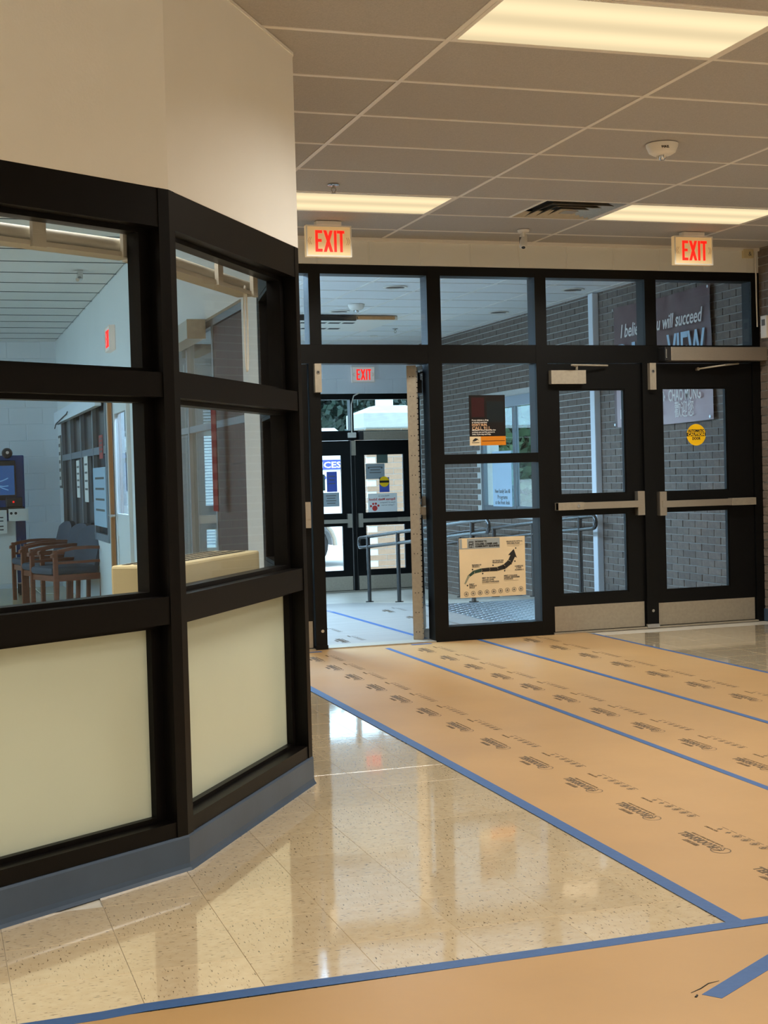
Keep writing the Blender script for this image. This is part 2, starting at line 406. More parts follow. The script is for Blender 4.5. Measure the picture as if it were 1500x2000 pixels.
def panel_mesh(nm, w, d, m):
    return MB().box(-w/2+0.011, w/2-0.011, -d/2+0.011, d/2-0.011, 0.004, 0.02).mesh(nm, m)
p_full = panel_mesh('panel', PX, PY, 'panel'); p_half = panel_mesh('panel', PX/2, PY, 'panel'); p_edge = panel_mesh('panel', GX-XO-0.02, PY, 'panel')
for kx in range(-5, 4):
    for ky in range(-17, 8):
        cx, cyy = GX+PX*(kx+0.5), GY+PY*(ky+0.5)
        if cx > XR+0.3 or cyy > YW: continue
        if cyy > 6.4 and cx < 1.6:
            if cx > 1.4: inst('panel', p_edge, ceil, ((XO+0.02+GX)/2, cyy, CEIL))
            continue
        if is_light(cx, cyy): continue
        if abs(cyy-DIFF[1]) < 0.1 and abs(cx-DIFF[0]) < 0.5: inst('panel', p_half, ceil, (cx-PX/4, cyy, CEIL)); continue
        inst('panel', p_full, ceil, (cx, cyy, CEIL))
def tee(parent, nm, x0, x1, y0, y1, z):
    MB().box(x0, x1, y0, y1, z, z+0.006).build(nm, 'tee', parent)
for kx in range(-5, 5):
    x = GX+PX*kx
    if x < XR: tee(ceil, 'grid_runner', x-0.012, x+0.012, -5.0, YW if x > 1.6 else 6.4, CEIL)
for ky in range(-17, 8):
    y = GY+PY*ky
    if y < YW: tee(ceil, 'cross_tee', -4.0 if y < 6.4 else XO, XR, y-0.011, y+0.011, CEIL+0.0005)
tee(ceil, 'cross_tee', DIFF[0]-PX/4-0.012, DIFF[0]-PX/4+0.012, DIFF[1]-PY/2, DIFF[1]+PY/2, CEIL)
MB().box(XO, XR, YW-0.022, YW, CEIL-0.02, CEIL+0.004).build('wall_angle', 'tee', ceil)

oc = thing('ceiling_office', (0, 10, CEIL), 'hung white panel ceiling of the office', 'ceiling', kind='structure')
p_off = panel_mesh('panel', 2.44, PY, 'panel_white')
for kx in range(3):
    for ky in range(2, 21):
        y = GY+PY*(ky+0.5); x = XO-2.44*(kx+0.5)
        if y < 18.2: inst('panel', p_off, oc, (x, y, CEIL))
for ky in range(2, 22):
    y = GY+PY*ky
    if y < 18: MB().box(XL, XO, y-0.009, y+0.009, CEIL, CEIL+0.003).build('cross_tee', 'frame_dark', oc)
for x in (XO-2.44, XO-4.88): tee(oc, 'grid_runner', x-0.012, x+0.012, 6.4, 18.0, CEIL)

vc = thing('ceiling_vestibule', (4, 14, VC), 'hung vestibule ceiling of square pale panels', 'ceiling', kind='structure')
QX, QY, Q = 3.975, 12.43, 0.6096
p_v = panel_mesh('panel', Q, Q, 'panel_white')
for kx in range(-4, 5):
    for ky in range(-4, 10):
        x, y = QX+Q*(kx+0.5), QY+Q*(ky+0.5)
        if x-0.25 > XR or y-0.3 > YO: continue
        inst('panel', p_v, vc, (x, y, VC))
for kx in range(-3, 5): tee(vc, 'grid_runner', QX+Q*kx-0.012, QX+Q*kx+0.012, YW+0.14, YO, VC)
for ky in range(-3, 10): tee(vc, 'cross_tee', XO, XR, QY+Q*ky-0.009, QY+Q*ky+0.009, VC+0.0005)

# ------------------------------------------------------------------ brick wall on the right (lobby and vestibule share it)
wr = thing('wall_right', (XR, 10, 0), 'grey brown brick wall with weathered mortar, near the banner', 'wall', kind='structure')
YP = 12.97           # the white pipe hides the joint between the two kinds of brickwork
MB().box(XR+0.007, XR+0.25, -5.2, YP, -0.5, 3.3).build('backing', 'mortar_dark', wr)
wf = thing('wall_far_right', (XR, 15, 0), 'grey brick wall with pale mortar lines, pierced by a window above the ramp', 'wall', kind='structure')
WY0, WY1, WZ0, WZ1 = 14.2, 16.22, 0.80, 2.15
mb = MB(); mb.box(XR+0.007, XR+0.25, YP, WY0, -0.5, 3.3); mb.box(XR+0.007, XR+0.25, WY1, YO+0.2, -0.5, 3.3)
mb.box(XR+0.007, XR+0.25, WY0, WY1, -0.5, WZ0); mb.box(XR+0.007, XR+0.25, WY0, WY1, WZ1, 3.3); mb.build('backing', 'mortar_light', wf)
PANES = [(2.81, 3.62, 0.02, 2.10), (2.81, 3.65, 2.25, 2.77), (3.75, 4.53, 2.25, 2.77), (4.62, 5.475, 2.25, 2.77), (5.575, 6.45, 2.25, 2.77),
         (3.745, 4.52, 1.42, 2.108), (3.745, 4.52, 0.985, 1.346), (3.745, 4.52, 0.11, 0.915), (4.71, 5.286, 1.079, 1.908), (4.71, 5.286, 0.30, 0.931),
         (5.608, 6.205, 1.076, 1.914), (5.608, 6.205, 0.29, 0.93)]
BL, BH, JT = 0.2032, 0.0582, 0.0095
pos = []
for c in range(52):
    z = -0.35+(BH+JT)*c
    if z+BH > 3.25: break
    y = 8.8+(0.5*(BL+JT) if c % 2 else 0)
    while y+BL < YO:
        y1 = y+BL
        if not (y1 > WY0 and y < WY1 and z+BH > WZ0-0.02 and z < WZ1+0.02) and not (y < YP < y1): pos.append((y, z))
        elif y < YP < y1: pos.append((y, z))
        y += BL+JT
def seen(y, z):
    yc = y+BL/2; zc = z+BH/2
    if yc < YW: return XR/yc < 0.655 and zc > 0
    px, pz = XR/yc*YW, EYE+(zc-EYE)*YW/yc
    return any(a < px < b and c < pz < d for a, b, c, d in PANES)
def behind_banner(y, z): return 10.85 < y and y+BL < 12.45 and 1.75 < z < 2.78
vis = sorted([p for p in pos if seen(*p) and not behind_banner(*p)], key=lambda p: p[0]); S = set(vis[:300])
def brick_verts(m_, y, z, d=0.0): m_.box(XR-d, XR+0.02, y, y+BL, z, z+BH)
BM = [MB().box(-0.0, 0.02, 0, BL, 0, BH).mesh('brick', 'brick')]
mA, mBk = MB(), MB()
for p in pos:
    d = random.uniform(-0.001, 0.0025)
    if p in S:
        par = wr if p[0]+BL/2 < YP else wf
        inst('brick', BM[0], par, (XR-d, p[0], p[1]))
    else: brick_verts(mA if p[0]+BL/2 < YP else mBk, p[0], p[1], d)
mA.build('bricks', 'brick', wr, kind='stuff'); mBk.build('bricks', 'brick', wf, kind='stuff')
# plain base course of the lobby wall
MB().box(XR-0.012, XR+0.007, 7.0, YW, 0.0, 0.10).build('baseboard_right', 'baseboard', label='blue grey vinyl baseboard at the foot of the brick wall', cat='baseboard', kind='structure')

# window in the brick wall
w2 = thing('window_2', (XR, 15.2, WZ0), 'aluminium framed window in the brick wall beside the ramp', 'window', kind='structure')
def ywin(parent, y0, y1, z0, z1, x0, x1, w, m, mull=(), rails=(), pane='glass_ext'):
    for y in (y0, y1-w)+tuple(q-w/2 for q in mull): MB().box(x0, x1, y, y+w, z0, z1).build('mullion', m, parent)
    ed = [y0]+list(mull)+[y1]
    for z in (z0, z1-w)+tuple(q-w/2 for q in rails): MB().box(x0+0.003, x1-0.003, y0+w, y1-w, z, z+w).build('rail', m, parent)
    zz = [z0]+list(rails)+[z1]
    for a, b in zip(ed, ed[1:]):
        for c, d in zip(zz, zz[1:]):
            MB().box((x0+x1)/2-0.003, (x0+x1)/2+0.003, a+w/2, b-w/2, c+w/2, d-w/2).build('glass_pane', pane, parent)
ywin(w2, WY0, WY1, WZ0, WZ1, XR+0.015, XR+0.065, 0.07, 'frame_dark', mull=(15.2,))
MB().box(XR-0.04, XR+0.06, WY0-0.03, WY1+0.03, WZ0-0.03, WZ0).build('window_sill', 'stone', w2)
MB().box(XR-0.03, XR+0.015, WY0, WY1, WZ1-0.12, WZ1-0.0).build('blind_box', 'frame_grey', w2)

MB().box(XR-0.075, XR-0.003, YP-0.05, YP+0.05, 0.0, VC).build('trim_3', 'white_pipe', bevel=0.008, label='white painted vertical channel on the brick wall between banner and ramp rail', cat='pipe', kind='structure')

# ------------------------------------------------------------------ other walls of the shell
MB().box(-4.4, XR+0.3, -5.4, -5.2, -0.2, 3.3).build('wall_back', 'wall_paint', label='painted wall behind the viewer', cat='wall', kind='structure')
MB().box(-4.4, -4.2, -5.2, 8.0, -0.2, 3.3).build('wall_left', 'wall_paint', label='painted wall at the left end of the lobby', cat='wall', kind='structure')
wl = thing('wall_office_left', (XL, 12, 0), 'office wall with a long window', 'wall', kind='structure')
mb = MB(); mb.box(XL-0.2, XL, 8.0, 18.2, -0.2, 0.8); mb.box(XL-0.2, XL, 8.0, 18.2, 2.75, 3.3); mb.box(XL-0.2, XL, 8.0, 8.4, 0.8, 2.75); mb.box(XL-0.2, XL, 17.6, 18.2, 0.8, 2.75); mb.box(-4.4, XL, 7.9, 8.0, -0.2, 3.3); mb.build('wall_panel', 'wall_white', wl)
w7 = thing('window_7', (XL-0.1, 13, 0.8), 'long office window facing the yard', 'window', kind='structure')
ywin(w7, 8.4, 17.6, 0.8, 2.75, XL-0.16, XL-0.06, 0.06, 'bronze', mull=(10.7, 13.0, 15.3))
# partition between the lobby's left end and the office, carrying on from the left screen
mb = MB(); mb.box(-4.2, AX.x+0.02, AX.y-0.06, AX.y+0.06, 0, 3.3); mb.build('wall_partition', 'wall_paint', label='painted partition running on from the left glass screen', cat='wall', kind='structure')

ob = thing('wall_office_back', (0.5, 18, 0), 'office end wall of painted concrete blocks', 'wall', kind='structure')
MB().box(-4.2, XO+0.2, 18.003, 18.2, -0.2, 3.3).build('backing', 'block_cool', ob)
blk = MB().cham(0.0025, 0.3985, 0, 0.02, 0.0025, 0.2005, 0.004).mesh('block', 'block_cool')
for c in range(15):
    for k in range(-1, 5):
        x = -0.2+0.406*k+(0.203 if c % 2 else 0)
        if x+0.4 < XO+0.1: inst('block', blk, ob, (x, 17.998, 0.203*c-0.01))

# header of painted block above the entrance screen
hd = thing('wall_front', (4, YW, 2.84), 'painted block header above the black entrance screen', 'wall', kind='structure')
MB().box(XO-0.1, XR+0.1, YW+0.004, YW+0.18, 2.84, 3.3).build('backing', 'block_paint', hd)
blk2 = MB().cham(0.0025, 0.3985, 0, 0.02, 0.002, 0.190, 0.003).mesh('block', 'block_paint')
for k in range(13):
    x = XO-0.02+0.403*k
    if x < XR-0.2: inst('block', blk2, hd, (x, YW, 2.842))

# wall X = XO : lobby/office part (with a glazed opening), then vestibule/office part (door and glazing)
wo = thing('wall_middle', (XO, 12, 0), 'white wall dividing the office from lobby and vestibule', 'wall', kind='structure')
def wx(y0, y1, z0, z1, m='wall_white', nm='wall_panel'): MB().box(XO, XO+0.12, y0, y1, z0, z1).build(nm, m, wo)
MB().box(XO, XO+0.025, 6.4, 7.26, 0, 3.3).build('wall_panel', 'wall_white', wo); wx(7.26, 9.9, 2.22, 3.3); wx(7.26, 9.9, -0.02, 0.62, 'brown_panel', 'low_panel'); wx(9.9, 11.55, -0.02, 3.3)
wx(11.55, 12.85, 2.12, 3.3); wx(12.85, 13.05, -0.3, 3.3); wx(13.05, 17.4, 2.12, 3.3); wx(13.05, 17.4, -0.35, 0.72); wx(17.4, YO, -0.35, 3.3)
MB().box(XO+0.03, XO+0.08, 7.31, 8.17, 0.62, 2.17).build('dark_panel', 'brown_panel', wo)
w5 = thing('window_5', (XO, 8.5, 0.62), 'glazed opening with pale metal frame in the office side wall', 'window', kind='structure')
ywin(w5, 7.26, 9.9, 0.62, 2.22, XO+0.025, XO+0.075, 0.04, 'frame_grey', mull=(8.2, 9.05), rails=(1.6,))
w6 = thing('window_6', (XO, 15, 0.72), 'dark office glazing in grey frames behind the armchairs', 'window', kind='structure')
ywin(w6, 13.05, 17.4, 0.72, 2.12, XO-0.02, XO+0.06, 0.07, 'frame_grey', mull=(14.1, 15.2, 16.3), rails=(1.58,), pane='dark_pane')

# outer wall of the vestibule with door opening
wu = thing('wall_outer', (4, YO, 0), 'pale painted block wall above the outer doors', 'wall', kind='structure')
OX0, OX1, OZT = 4.62, XR, 2.39
mb = MB(); mb.box(XO, 2.80, YO+0.004, YO+0.2, 2.35, 3.3); mb.box(XO, 2.80, YO+0.004, YO+0.2, -0.5, 0.0); mb.box(2.80, OX0, YO+0.004, YO+0.2, 2.35, 3.3); mb.box(OX0, XR+0.2, YO+0.004, YO+0.2, OZT, 3.3)
mb.box(3.72, OX0, YO+0.004, YO+0.2, -0.5, 0.0); mb.box(2.80, 3.72, YO+0.004, YO+0.2, -0.5, 0.30); mb.build('backing', 'block_cool', wu)
for c in range(4):
    for k in range(6):
        x = 4.15+0.406*k+(0.203 if c % 2 else 0)
        if x+0.4 <= XR and OZT+0.203*c < 3.0: inst('block', blk, wu, (x, YO, OZT+0.203*c))
w3 = thing('window_3', (3.26, YO, 0.3), 'outer vestibule window with white slatted blinds', 'window', kind='structure')
for x in (2.80, 3.26, 3.66): MB().box(x, x+0.06, YO+0.02, YO+0.12, 0.30, 2.35).build('mullion', 'alum_dull', w3)
for z in (0.30, 1.86, 2.28): MB().box(2.86, 3.66, YO+0.023, YO+0.117, z, z+0.07).build('rail', 'alum_dull', w3)
for (xa, xb) in ((2.86, 3.26), (3.32, 3.66)):
    for (za, zb) in ((0.37, 1.86), (1.93, 2.28)): MB().box(xa, xb, YO+0.09, YO+0.096, za, zb).build('glass_pane', 'glass_ext', w3)
w11 = thing('window_11', (3.5, YO, 0), 'tall dark framed glazing left of the outer doors, added for more vestibule daylight', 'window', kind='structure')  # extra glazing added away from the view to let more daylight in
for x0, x1, xm in ((XO+0.12, 2.80, 2.26), (3.72, OX0, 4.17)):
    for x in (x0, xm, x1-0.05): MB().box(x, x+0.05, YO+0.02, YO+0.12, 0.0, 2.35).build('mullion', 'black_metal', w11)
    for z in (0.0, 1.86, 2.30): MB().box(x0+0.05, x1-0.05, YO+0.023, YO+0.117, z, z+0.05).build('rail', 'black_metal', w11)
    MB().box(x0+0.05, x1-0.05, YO+0.09, YO+0.096, 0.05, 2.30).build('glass_pane', 'glass_ext', w11)
sl_me = MB().add([(-0.18, -0.012, -0.010), (0.18, -0.012, -0.010), (0.18, 0.012, 0.010), (-0.18, 0.012, 0.010)], [(0, 1, 2, 3)]).mesh('slat', 'blind')
for bi, (xc) in enumerate((3.06, 3.49)):
    bl = thing('slatted_blind', (xc, YO+0.05, 0.4), ('wide' if bi == 0 else 'narrow')+' white slatted blind hanging in the outer vestibule window', 'blind', 'blinds in the vestibule window')
    MB().box(xc-0.17, xc+0.17, YO+0.03, YO+0.07, 2.25, 2.30).build('head_rail', 'blind', bl)
    for k in range(46):
        o = inst('slat', sl_me, bl, (xc, YO+0.055, 0.42+0.040*k))
        if bi: o.scale.x = 0.92

# ------------------------------------------------------------------ the bay : glass screen of the office
def bay_face(idx, P, Qp, mulls, label):
    """P -> Qp along the face; outside is on the right-hand side of travel"""
    d = (Qp-P); L = d.length; d.normalize(); n = Vector((d.y, -d.x))       # n points out of the office
    fn = lambda s, z, o: (P.x+d.x*s+n.x*o, P.y+d.y*s+n.y*o, z)
    w = thing('window_%d' % idx, (P.x, P.y, 0.11), label, 'window', kind='structure')
    def bx(nm, s0, s1, z0, z1, o0, o1, m='bronze', par=w):
        mb = MB(); mb.prism([(s0, z0), (s1, z0), (s1, z1), (s0, z1)], fn, o0, o1); return mb.build(nm, m, par)
    D = -0.115
    edges = [0]+list(mulls)+[L]
    posts = []
    for k, s in enumerate(edges):
        if k == 0: a, b = 0, 0.045
        elif k == len(edges)-1: a, b = L-0.045, L
        else: a, b = s-0.045, s+0.045
        posts.append((a, b)); bx('mullion', a, b, 0.115, 2.23, D, 0.0)
    for z0, z1, o in ((0.115, 0.165, -0.004), (0.815, 0.905, -0.004), (1.555, 1.635, -0.004), (2.105, 2.23, -0.002)):
        for (a0, a1), (b0, b1) in zip(posts, posts[1:]): bx('rail', a1, b0, z0, z1, D, o)
    for (a0, a1), (b0, b1) in zip(posts, posts[1:]):
        for z0, z1, m in ((0.165, 0.815, 'frost'), (0.905, 1.555, 'glass'), (1.635, 2.105, 'glass')):
            for s0, s1, q0, q1 in ((a1, a1+0.04, z0, z1), (b0-0.04, b0, z0, z1), (a1+0.04, b0-0.04, z0, z0+0.016), (a1+0.04, b0-0.04, z1-0.016, z1)):
                bx('glazing_bead', s0, s1, q0, q1, D+0.002, -0.055)
            bx('glass_pane' if m == 'glass' else 'frosted_panel', a1+0.01, b0-0.01, z0+0.01, z1-0.01, -0.088, -0.080, m)
    return w, fn, L
wA, fnA, LA = bay_face(8, AX, B0, (2.9-1.25,), 'black framed office glass screen with pale frosted lower panel, the face reaching out of the lobby corner')
wB, fnB, LB = bay_face(9, B0, C0, (), 'narrower black framed office glass screen with frosted lower panel, angled towards the entrance doors')
wC, fnC, LC = bay_face(10, C0, D0, (), 'short black framed glass screen turning back from the bay corner')

def offset_line(pts, o):
    """parallel line at distance o to the outer side (right of travel)"""
    out = []
    for i, p in enumerate(pts):
        ns = []
        for a, b in ((i-1, i), (i, i+1)):
            if 0 <= a and b < len(pts):
                d = (pts[b]-pts[a]).normalized(); ns.append(Vector((d.y, -d.x)))
        if len(ns) == 1: out.append(p+ns[0]*o)
        else:
            m = (ns[0]+ns[1]).normalized(); out.append(p+m*(o/max(0.3, m.dot(ns[0]))))
    return out
def ribbon(pts, prof2):
    """sweep a profile [(outward offset, z)] along the bay line"""
    mb = MB(); rows = [[(p.x, p.y, z) for p in offset_line(pts, o)] for o, z in prof2]; n = len(pts); m = len(prof2)
    vs_ = [q for R in rows for q in R]; fs_ = []
    for i in range(m):
        j = (i+1) % m
        for k in range(n-1): fs_.append((i*n+k, i*n+k+1, j*n+k+1, j*n+k))
    fs_ += [tuple(i*n for i in range(m)), tuple(i*n+n-1 for i in range(m))]
    return mb.add(vs_, fs_)
line = [AX, B0, C0, D0]
ribbon(line, [(-0.10, 2.23), (0.0, 2.23), (0.0, 3.3), (-0.10, 3.3)]).build('wall_bay', 'wall_paint', label='cream painted wall above the angled glass office screen', cat='wall', kind='structure')
ribbon(line, [(-0.115, 0.0), (0.014, 0.0), (0.007, 0.010), (0.004, 0.024), (0.004, 0.108), (0.0, 0.115), (-0.115, 0.115)]).build('baseboard_left', 'baseboard', label='blue grey painted curb under the angled glass screen', cat='baseboard', kind='structure')
ribbon(line, [(-0.02, 3.022), (0.004, 3.022), (0.004, 3.034), (-0.02, 3.034)]).build('trim_4', 'wall_paint', label='ceiling angle along the bay wall', cat='trim', kind='structure')

# roller shades inside the two screens
for (fn, s0, s1, lab) in ((fnA, 1.85, 2.86, 'rolled up cream window shade behind the wider office screen'), (fnB, 0.08, 1.14, 'rolled up cream window shade with hanging chain behind the angled screen')):
    p0 = Vector(fn(s0, 2.06, -0.17)); p1 = Vector(fn(s1, 2.06, -0.17)); d = (p1-p0).normalized()
    sh = thing('roller_shade', p0, lab, 'window shade')
    MB().tube([p0, p1], 0.024, 14).build('shade_roll', 'shade_cloth', sh, smooth=True)
    mb = MB(); mb.prism([(s0, 2.02), (s1, 2.02), (s1, 2.035), (s0, 2.035)], fn, -0.21, -0.13); mb.build('head_rail', 'shade_cloth', sh)
    for q in (0.18, 0.62, 0.97):
        s = s0+(s1-s0)*q; mb = MB(); mb.prism([(s-0.025, 2.015), (s+0.025, 2.015), (s+0.025, 2.12), (s-0.025, 2.12)], fn, -0.135, -0.12); mb.build('bracket', 'shade_cloth', sh)
    if fn is fnA: continue
    c = Vector(fn(s1-0.10, 2.05, -0.14)); pts = []
    for k in range(24):
        t = k/23; pts.append(c+d*(0.018*math.cos(2*PI*t))+Vector((0, 0, -0.17+0.17*math.sin(2*PI*t))))
    MB().tube(pts, 0.004, 6, True).build('pull_chain', 'white_plastic', sh)

# ------------------------------------------------------------------ entrance screen (lobby / vestibule)
w1 = thing('window_1', (4.1, YW, 0), 'black storefront screen of glass panes between lobby and vestibule', 'window', kind='structure')
FY0, FY1 = YW, YW+0.14
def fr(nm, x0, x1, z0, z1, m='black_metal', y0=FY0, y1=FY1, par=w1): return MB().box(x0, x1, y0, y1, z0, z1).build(nm, m, par)
for x0, x1, z0, z1 in ((XO+0.12, 1.78, 0, 2.84), (2.72, 2.81, 2.25, 2.77), (3.64, 3.75, 0, 2.84), (4.525, 4.62, 0, 2.84), (5.475, 5.575, 2.25, 2.77), (6.445, XR, 0, 2.84)):
    fr('mullion', x0, x1, z0, z1)
for x0, x1 in ((1.78, 3.64), (3.75, 4.525), (4.62, 6.445)):
    fr('head_rail', x0, x1, 2.77, 2.84, y0=FY0+0.002); fr('transom_bar', x0, x1, 2.11, 2.25, y0=FY0+0.002)
for z0, z1 in ((0.0, 0.11), (0.915, 0.985), (1.346, 1.419)): fr('sidelight_rail', 3.75, 4.525, z0, z1, y0=FY0+0.002)
for x0, x1, z0, z1 in ((1.78, 2.72, 2.25, 2.77), (2.81, 3.64, 2.25, 2.77), (3.75, 4.525, 2.25, 2.77), (4.62, 5.475, 2.25, 2.77), (5.575, 6.445, 2.25, 2.77),
                       (3.75, 4.525, 0.11, 0.915), (3.75, 4.525, 0.985, 1.346), (3.75, 4.525, 1.419, 2.11)):
    MB().box(x0, x1, YW+0.018, YW+0.024, z0, z1).build('glass_pane', 'glass', w1)
MB().box(1.78, 3.64, YW-0.02, YW+0.16, 0.0, 0.012).build('threshold', 'alum_dull', w1)
MB().box(4.62, 6.445, YW-0.02, YW+0.16, 0.0, 0.012).build('threshold', 'alum_dull', w1)

def door_post(x0, x1, z0, z1, lab, keep):
    p = thing('door_post', ((x0+x1)/2, YW, z0), lab, 'door post', 'removable posts between paired doors')
    MB().box(x0, x1, YW-0.02, YW+0.09, z0, z1).build('post', 'black_metal', p)
    kb = MB().box(keep[0], keep[1], YW-0.06, YW-0.02, z1-0.215, z1-0.005).build('keeper_box', 'alum_dull', p)
    xc = (keep[0]+keep[1])/2
    MB().lathe([(0.014, YW-0.063), (0.014, YW-0.06)], (xc, 0, z1-0.07), 14, 'y').build('lock_cylinder', 'steel', kb)
    MB().box(xc-0.004, xc+0.004, YW-0.0665, YW-0.063, z1-0.075, z1-0.062).build('keyhole', 'black_plastic', kb)
    MB().box(x0-0.004, x1+0.004, YW-0.026, YW+0.095, z0, z0+0.03).build('foot', 'steel' if x0 > 4 else 'black_metal', p)
    MB().lathe([(0.012, YW-0.024), (0.012, YW-0.018)], (x0+0.05, 0, 0.14), 12, 'y').build('screw_head', 'steel', p)
    return p
door_post(5.43, 5.53, 0.005, 2.11, 'black post with aluminium lock box between the closed pair of doors', (5.475, 5.53))
door_post(2.70, 2.785, 0.005, 2.11, 'black post with aluminium lock box beside the open doorway', (2.735, 2.785))

def leaf(idx, lab, w, zb, zt, gl, g_up, g_lo, kick, bar_z, side, opener=None, cyl=True):
    """door leaf in its own frame: x from hinge edge 0..w, y 0 (lobby face)..0.045"""
    L_ = local(thing('door_%d' % idx, (0, 0, 0), lab, 'door', kind='structure'))
    bx = lambda nm, x0, x1, z0, z1, y0=0.0, y1=0.045, m='black_metal', par=L_: MB().box(x0, x1, y0, y1, z0, z1).build(nm, m, par)
    bx('stile', 0, gl[0], zb, zt); bx('stile', gl[1], w, zb, zt)
    bx('rail', gl[0], gl[1], g_up[1], zt); bx('rail', gl[0], gl[1], g_lo[1], g_up[0]); bx('rail', gl[0], gl[1], zb, g_lo[0])
    for z0, z1 in (g_up, g_lo):
        bx('glass_pane', gl[0], gl[1], z0, z1, 0.019, 0.025, 'glass')
        for x0, x1, q0, q1 in ((gl[0], gl[0]+0.012, z0, z1), (gl[1]-0.012, gl[1], z0, z1), (gl[0]+0.012, gl[1]-0.012, z0, z0+0.012), (gl[0]+0.012, gl[1]-0.012, z1-0.012, z1)):
            bx('glazing_bead', x0, x1, q0, q1, 0.006, 0.040)
    bx('kick_plate', 0.012, w-0.012, kick[0], kick[1], -0.003, 0.0, 'alum_dull')
    a, b = (0.035, w-0.02)
    pb = bx('panic_bar', a, b, bar_z-0.026, bar_z+0.026, -0.062, -0.022, 'aluminium')
    h0, h1 = ((w-0.075, w-0.015) if side > 0 else (0.015, 0.075))
    bx('bar_head', h0, h1, bar_z-0.09, bar_z+0.10, -0.055, 0.0, 'aluminium', pb)
    t0, t1 = ((a, a+0.22) if side > 0 else (b-0.22, b))
    bx('bar_rail', t0, t1, bar_z-0.029, bar_z+0.029, -0.066, 0.0, 'alum_dull', pb)
    if cyl: MB().lathe([(0.013, -0.072), (0.013, -0.066)], ((t0+t1)/2+0.06*side, 0, bar_z), 14, 'y').build('lock_cylinder', 'steel', pb, smooth=True)
    return L_, bx
def place(o, x, y, z=0.0, rz=0.0): o.location = (x, y, z); o.rotation_euler.z = rz

LY = YW+0.012
d3, bx3 = leaf(3, 'closed black glass door with brushed kick plate, next to the poster sidelight', 0.805, 0.012, 2.105, (0.085, 0.661), (1.079, 1.908), (0.30, 0.931), (0.018, 0.215), 0.995, 1)
place(d3, 4.625, LY)
c3 = bx3('door_closer', 0.006, 0.301, 1.946, 2.051, -0.055, 0.0, 'alum_dull')
mb = MB(); mb.tube([(0.235, -0.03, 2.052), (0.235, -0.03, 2.085)], 0.010, 8); mb.tube([(0.235, -0.03, 2.083), (0.16, -0.10, 2.088)], 0.008, 8); mb.tube([(0.16, -0.10, 2.088), (0.50, -0.035, 2.088)], 0.007, 8); mb.build('closer_arm', 'alum_dull', c3)
d4, bx4 = leaf(4, 'closed black glass door carrying the yellow caution sticker', 0.905, 0.012, 2.105, (0.082, 0.672), (1.076, 1.914), (0.29, 0.93), (0.018, 0.195), 0.985, -1, cyl=False)
place(d4, 5.535, LY)
mb = MB(); mb.tube([(0.75, -0.06, 2.10), (0.60, -0.10, 2.085)], 0.008, 8); mb.tube([(0.60, -0.10, 2.085), (0.40, -0.03, 2.06)], 0.007, 8); mb.tube([(0.40, -0.03, 2.06), (0.40, 0.0, 2.06)], 0.014, 8); mb.build('opener_arm', 'alum_dull', d4)
d1, bx1 = leaf(1, 'closed black glass door half hidden behind the bay corner', 0.90, 0.012, 2.105, (0.11, 0.78), (1.079, 1.908), (0.30, 0.931), (0.018, 0.215), 0.995, 1)
place(d1, 1.795, LY)
d2, bx2 = leaf(2, 'black glass door swung open into the vestibule, its hinge edge towards the lobby', 0.84, 0.012, 2.105, (0.11, 0.72), (1.079, 1.908), (0.30, 0.931), (0.018, 0.215), 0.995, 1)
place(d2, 3.575, YW+0.14, 0.0, PI/2-0.385)
bx2('hinge_strip', -0.004, 0.0, 0.012, 2.105, -0.012, 0.060, 'alum_dull')
hk = MB()
for k in range(52): hk.cyl((-0.008, -0.016, 0.02+0.04*k), (-0.008, -0.016, 0.052+0.04*k), 0.006, 6)
hk.build('hinge_knuckles', 'alum_dull', d2)
sc_me = MB().lathe([(0.004, -0.0055), (0.004, -0.004)], (0, 0, 0), 8, 'x').mesh('hinge_screw', 'black_plastic')
for k in range(14):
    for yy in (0.012, 0.036): o = inst('hinge_screw', sc_me, d2, (0, yy, 0.07+0.15*k))
c2 = bx2('door_closer', 0.10, 0.34, 1.90, 2.0, -0.05, 0.0, 'black_metal')
mb = MB(); mb.tube([(0.16, -0.03, 2.0), (0.16, -0.03, 2.06)], 0.012, 8); mb.tube([(0.16, -0.03, 2.055), (-0.02, -0.13, 2.07)], 0.008, 8); mb.tube([(-0.02, -0.13, 2.07), (-0.02, -0.13, 2.11)], 0.014, 8); mb.build('closer_arm', 'steel', c2)

op = thing('door_operator', (6.06, YW, 2.12), 'long brushed aluminium door opener box on the black transom bar', 'door opener')
MB().box(5.64, 6.515, YW-0.11, YW, 2.12, 2.228).build('cover', 'aluminium', op, bevel=0.004)
MB().box(5.585, 5.64, YW-0.11, YW, 2.12, 2.228).build('end_cap', 'black_plastic', op, bevel=0.004)
MB().box(5.592, 5.60, YW-0.112, YW-0.11, 2.14, 2.21).build('switch', 'steel', op)

# ------------------------------------------------------------------ outer doors
w4 = thing('window_4', (5.57, YO, ZL), 'dark framed transom lights above the outer doors', 'window', kind='structure')
def fo(nm, x0, x1, z0, z1, m='black_metal', y0=YO, y1=YO+0.13): return MB().box(x0, x1, y0, y1, z0, z1).build(nm, m, w4)
fo('mullion', OX0, OX0+0.10, ZL, 2.39); fo('mullion', 5.548, 5.594, ZL, 2.39); fo('mullion', 6.44, XR, ZL, 2.39)
for x0, x1 in ((4.72, 5.548), (5.594, 6.44)):
    fo('head_rail', x0, x1, 2.313, 2.39, y0=YO+0.002); fo('transom_bar', x0, x1, 1.757, 1.887, y0=YO+0.002)
    MB().box(x0, x1, YO+0.06, YO+0.066, 1.887, 2.313).build('glass_pane', 'glass_ext', w4)
MB().box(4.72, 6.44, YO-0.02, YO+0.15, ZL, ZL+0.012).build('threshold', 'alum_dull', w4)
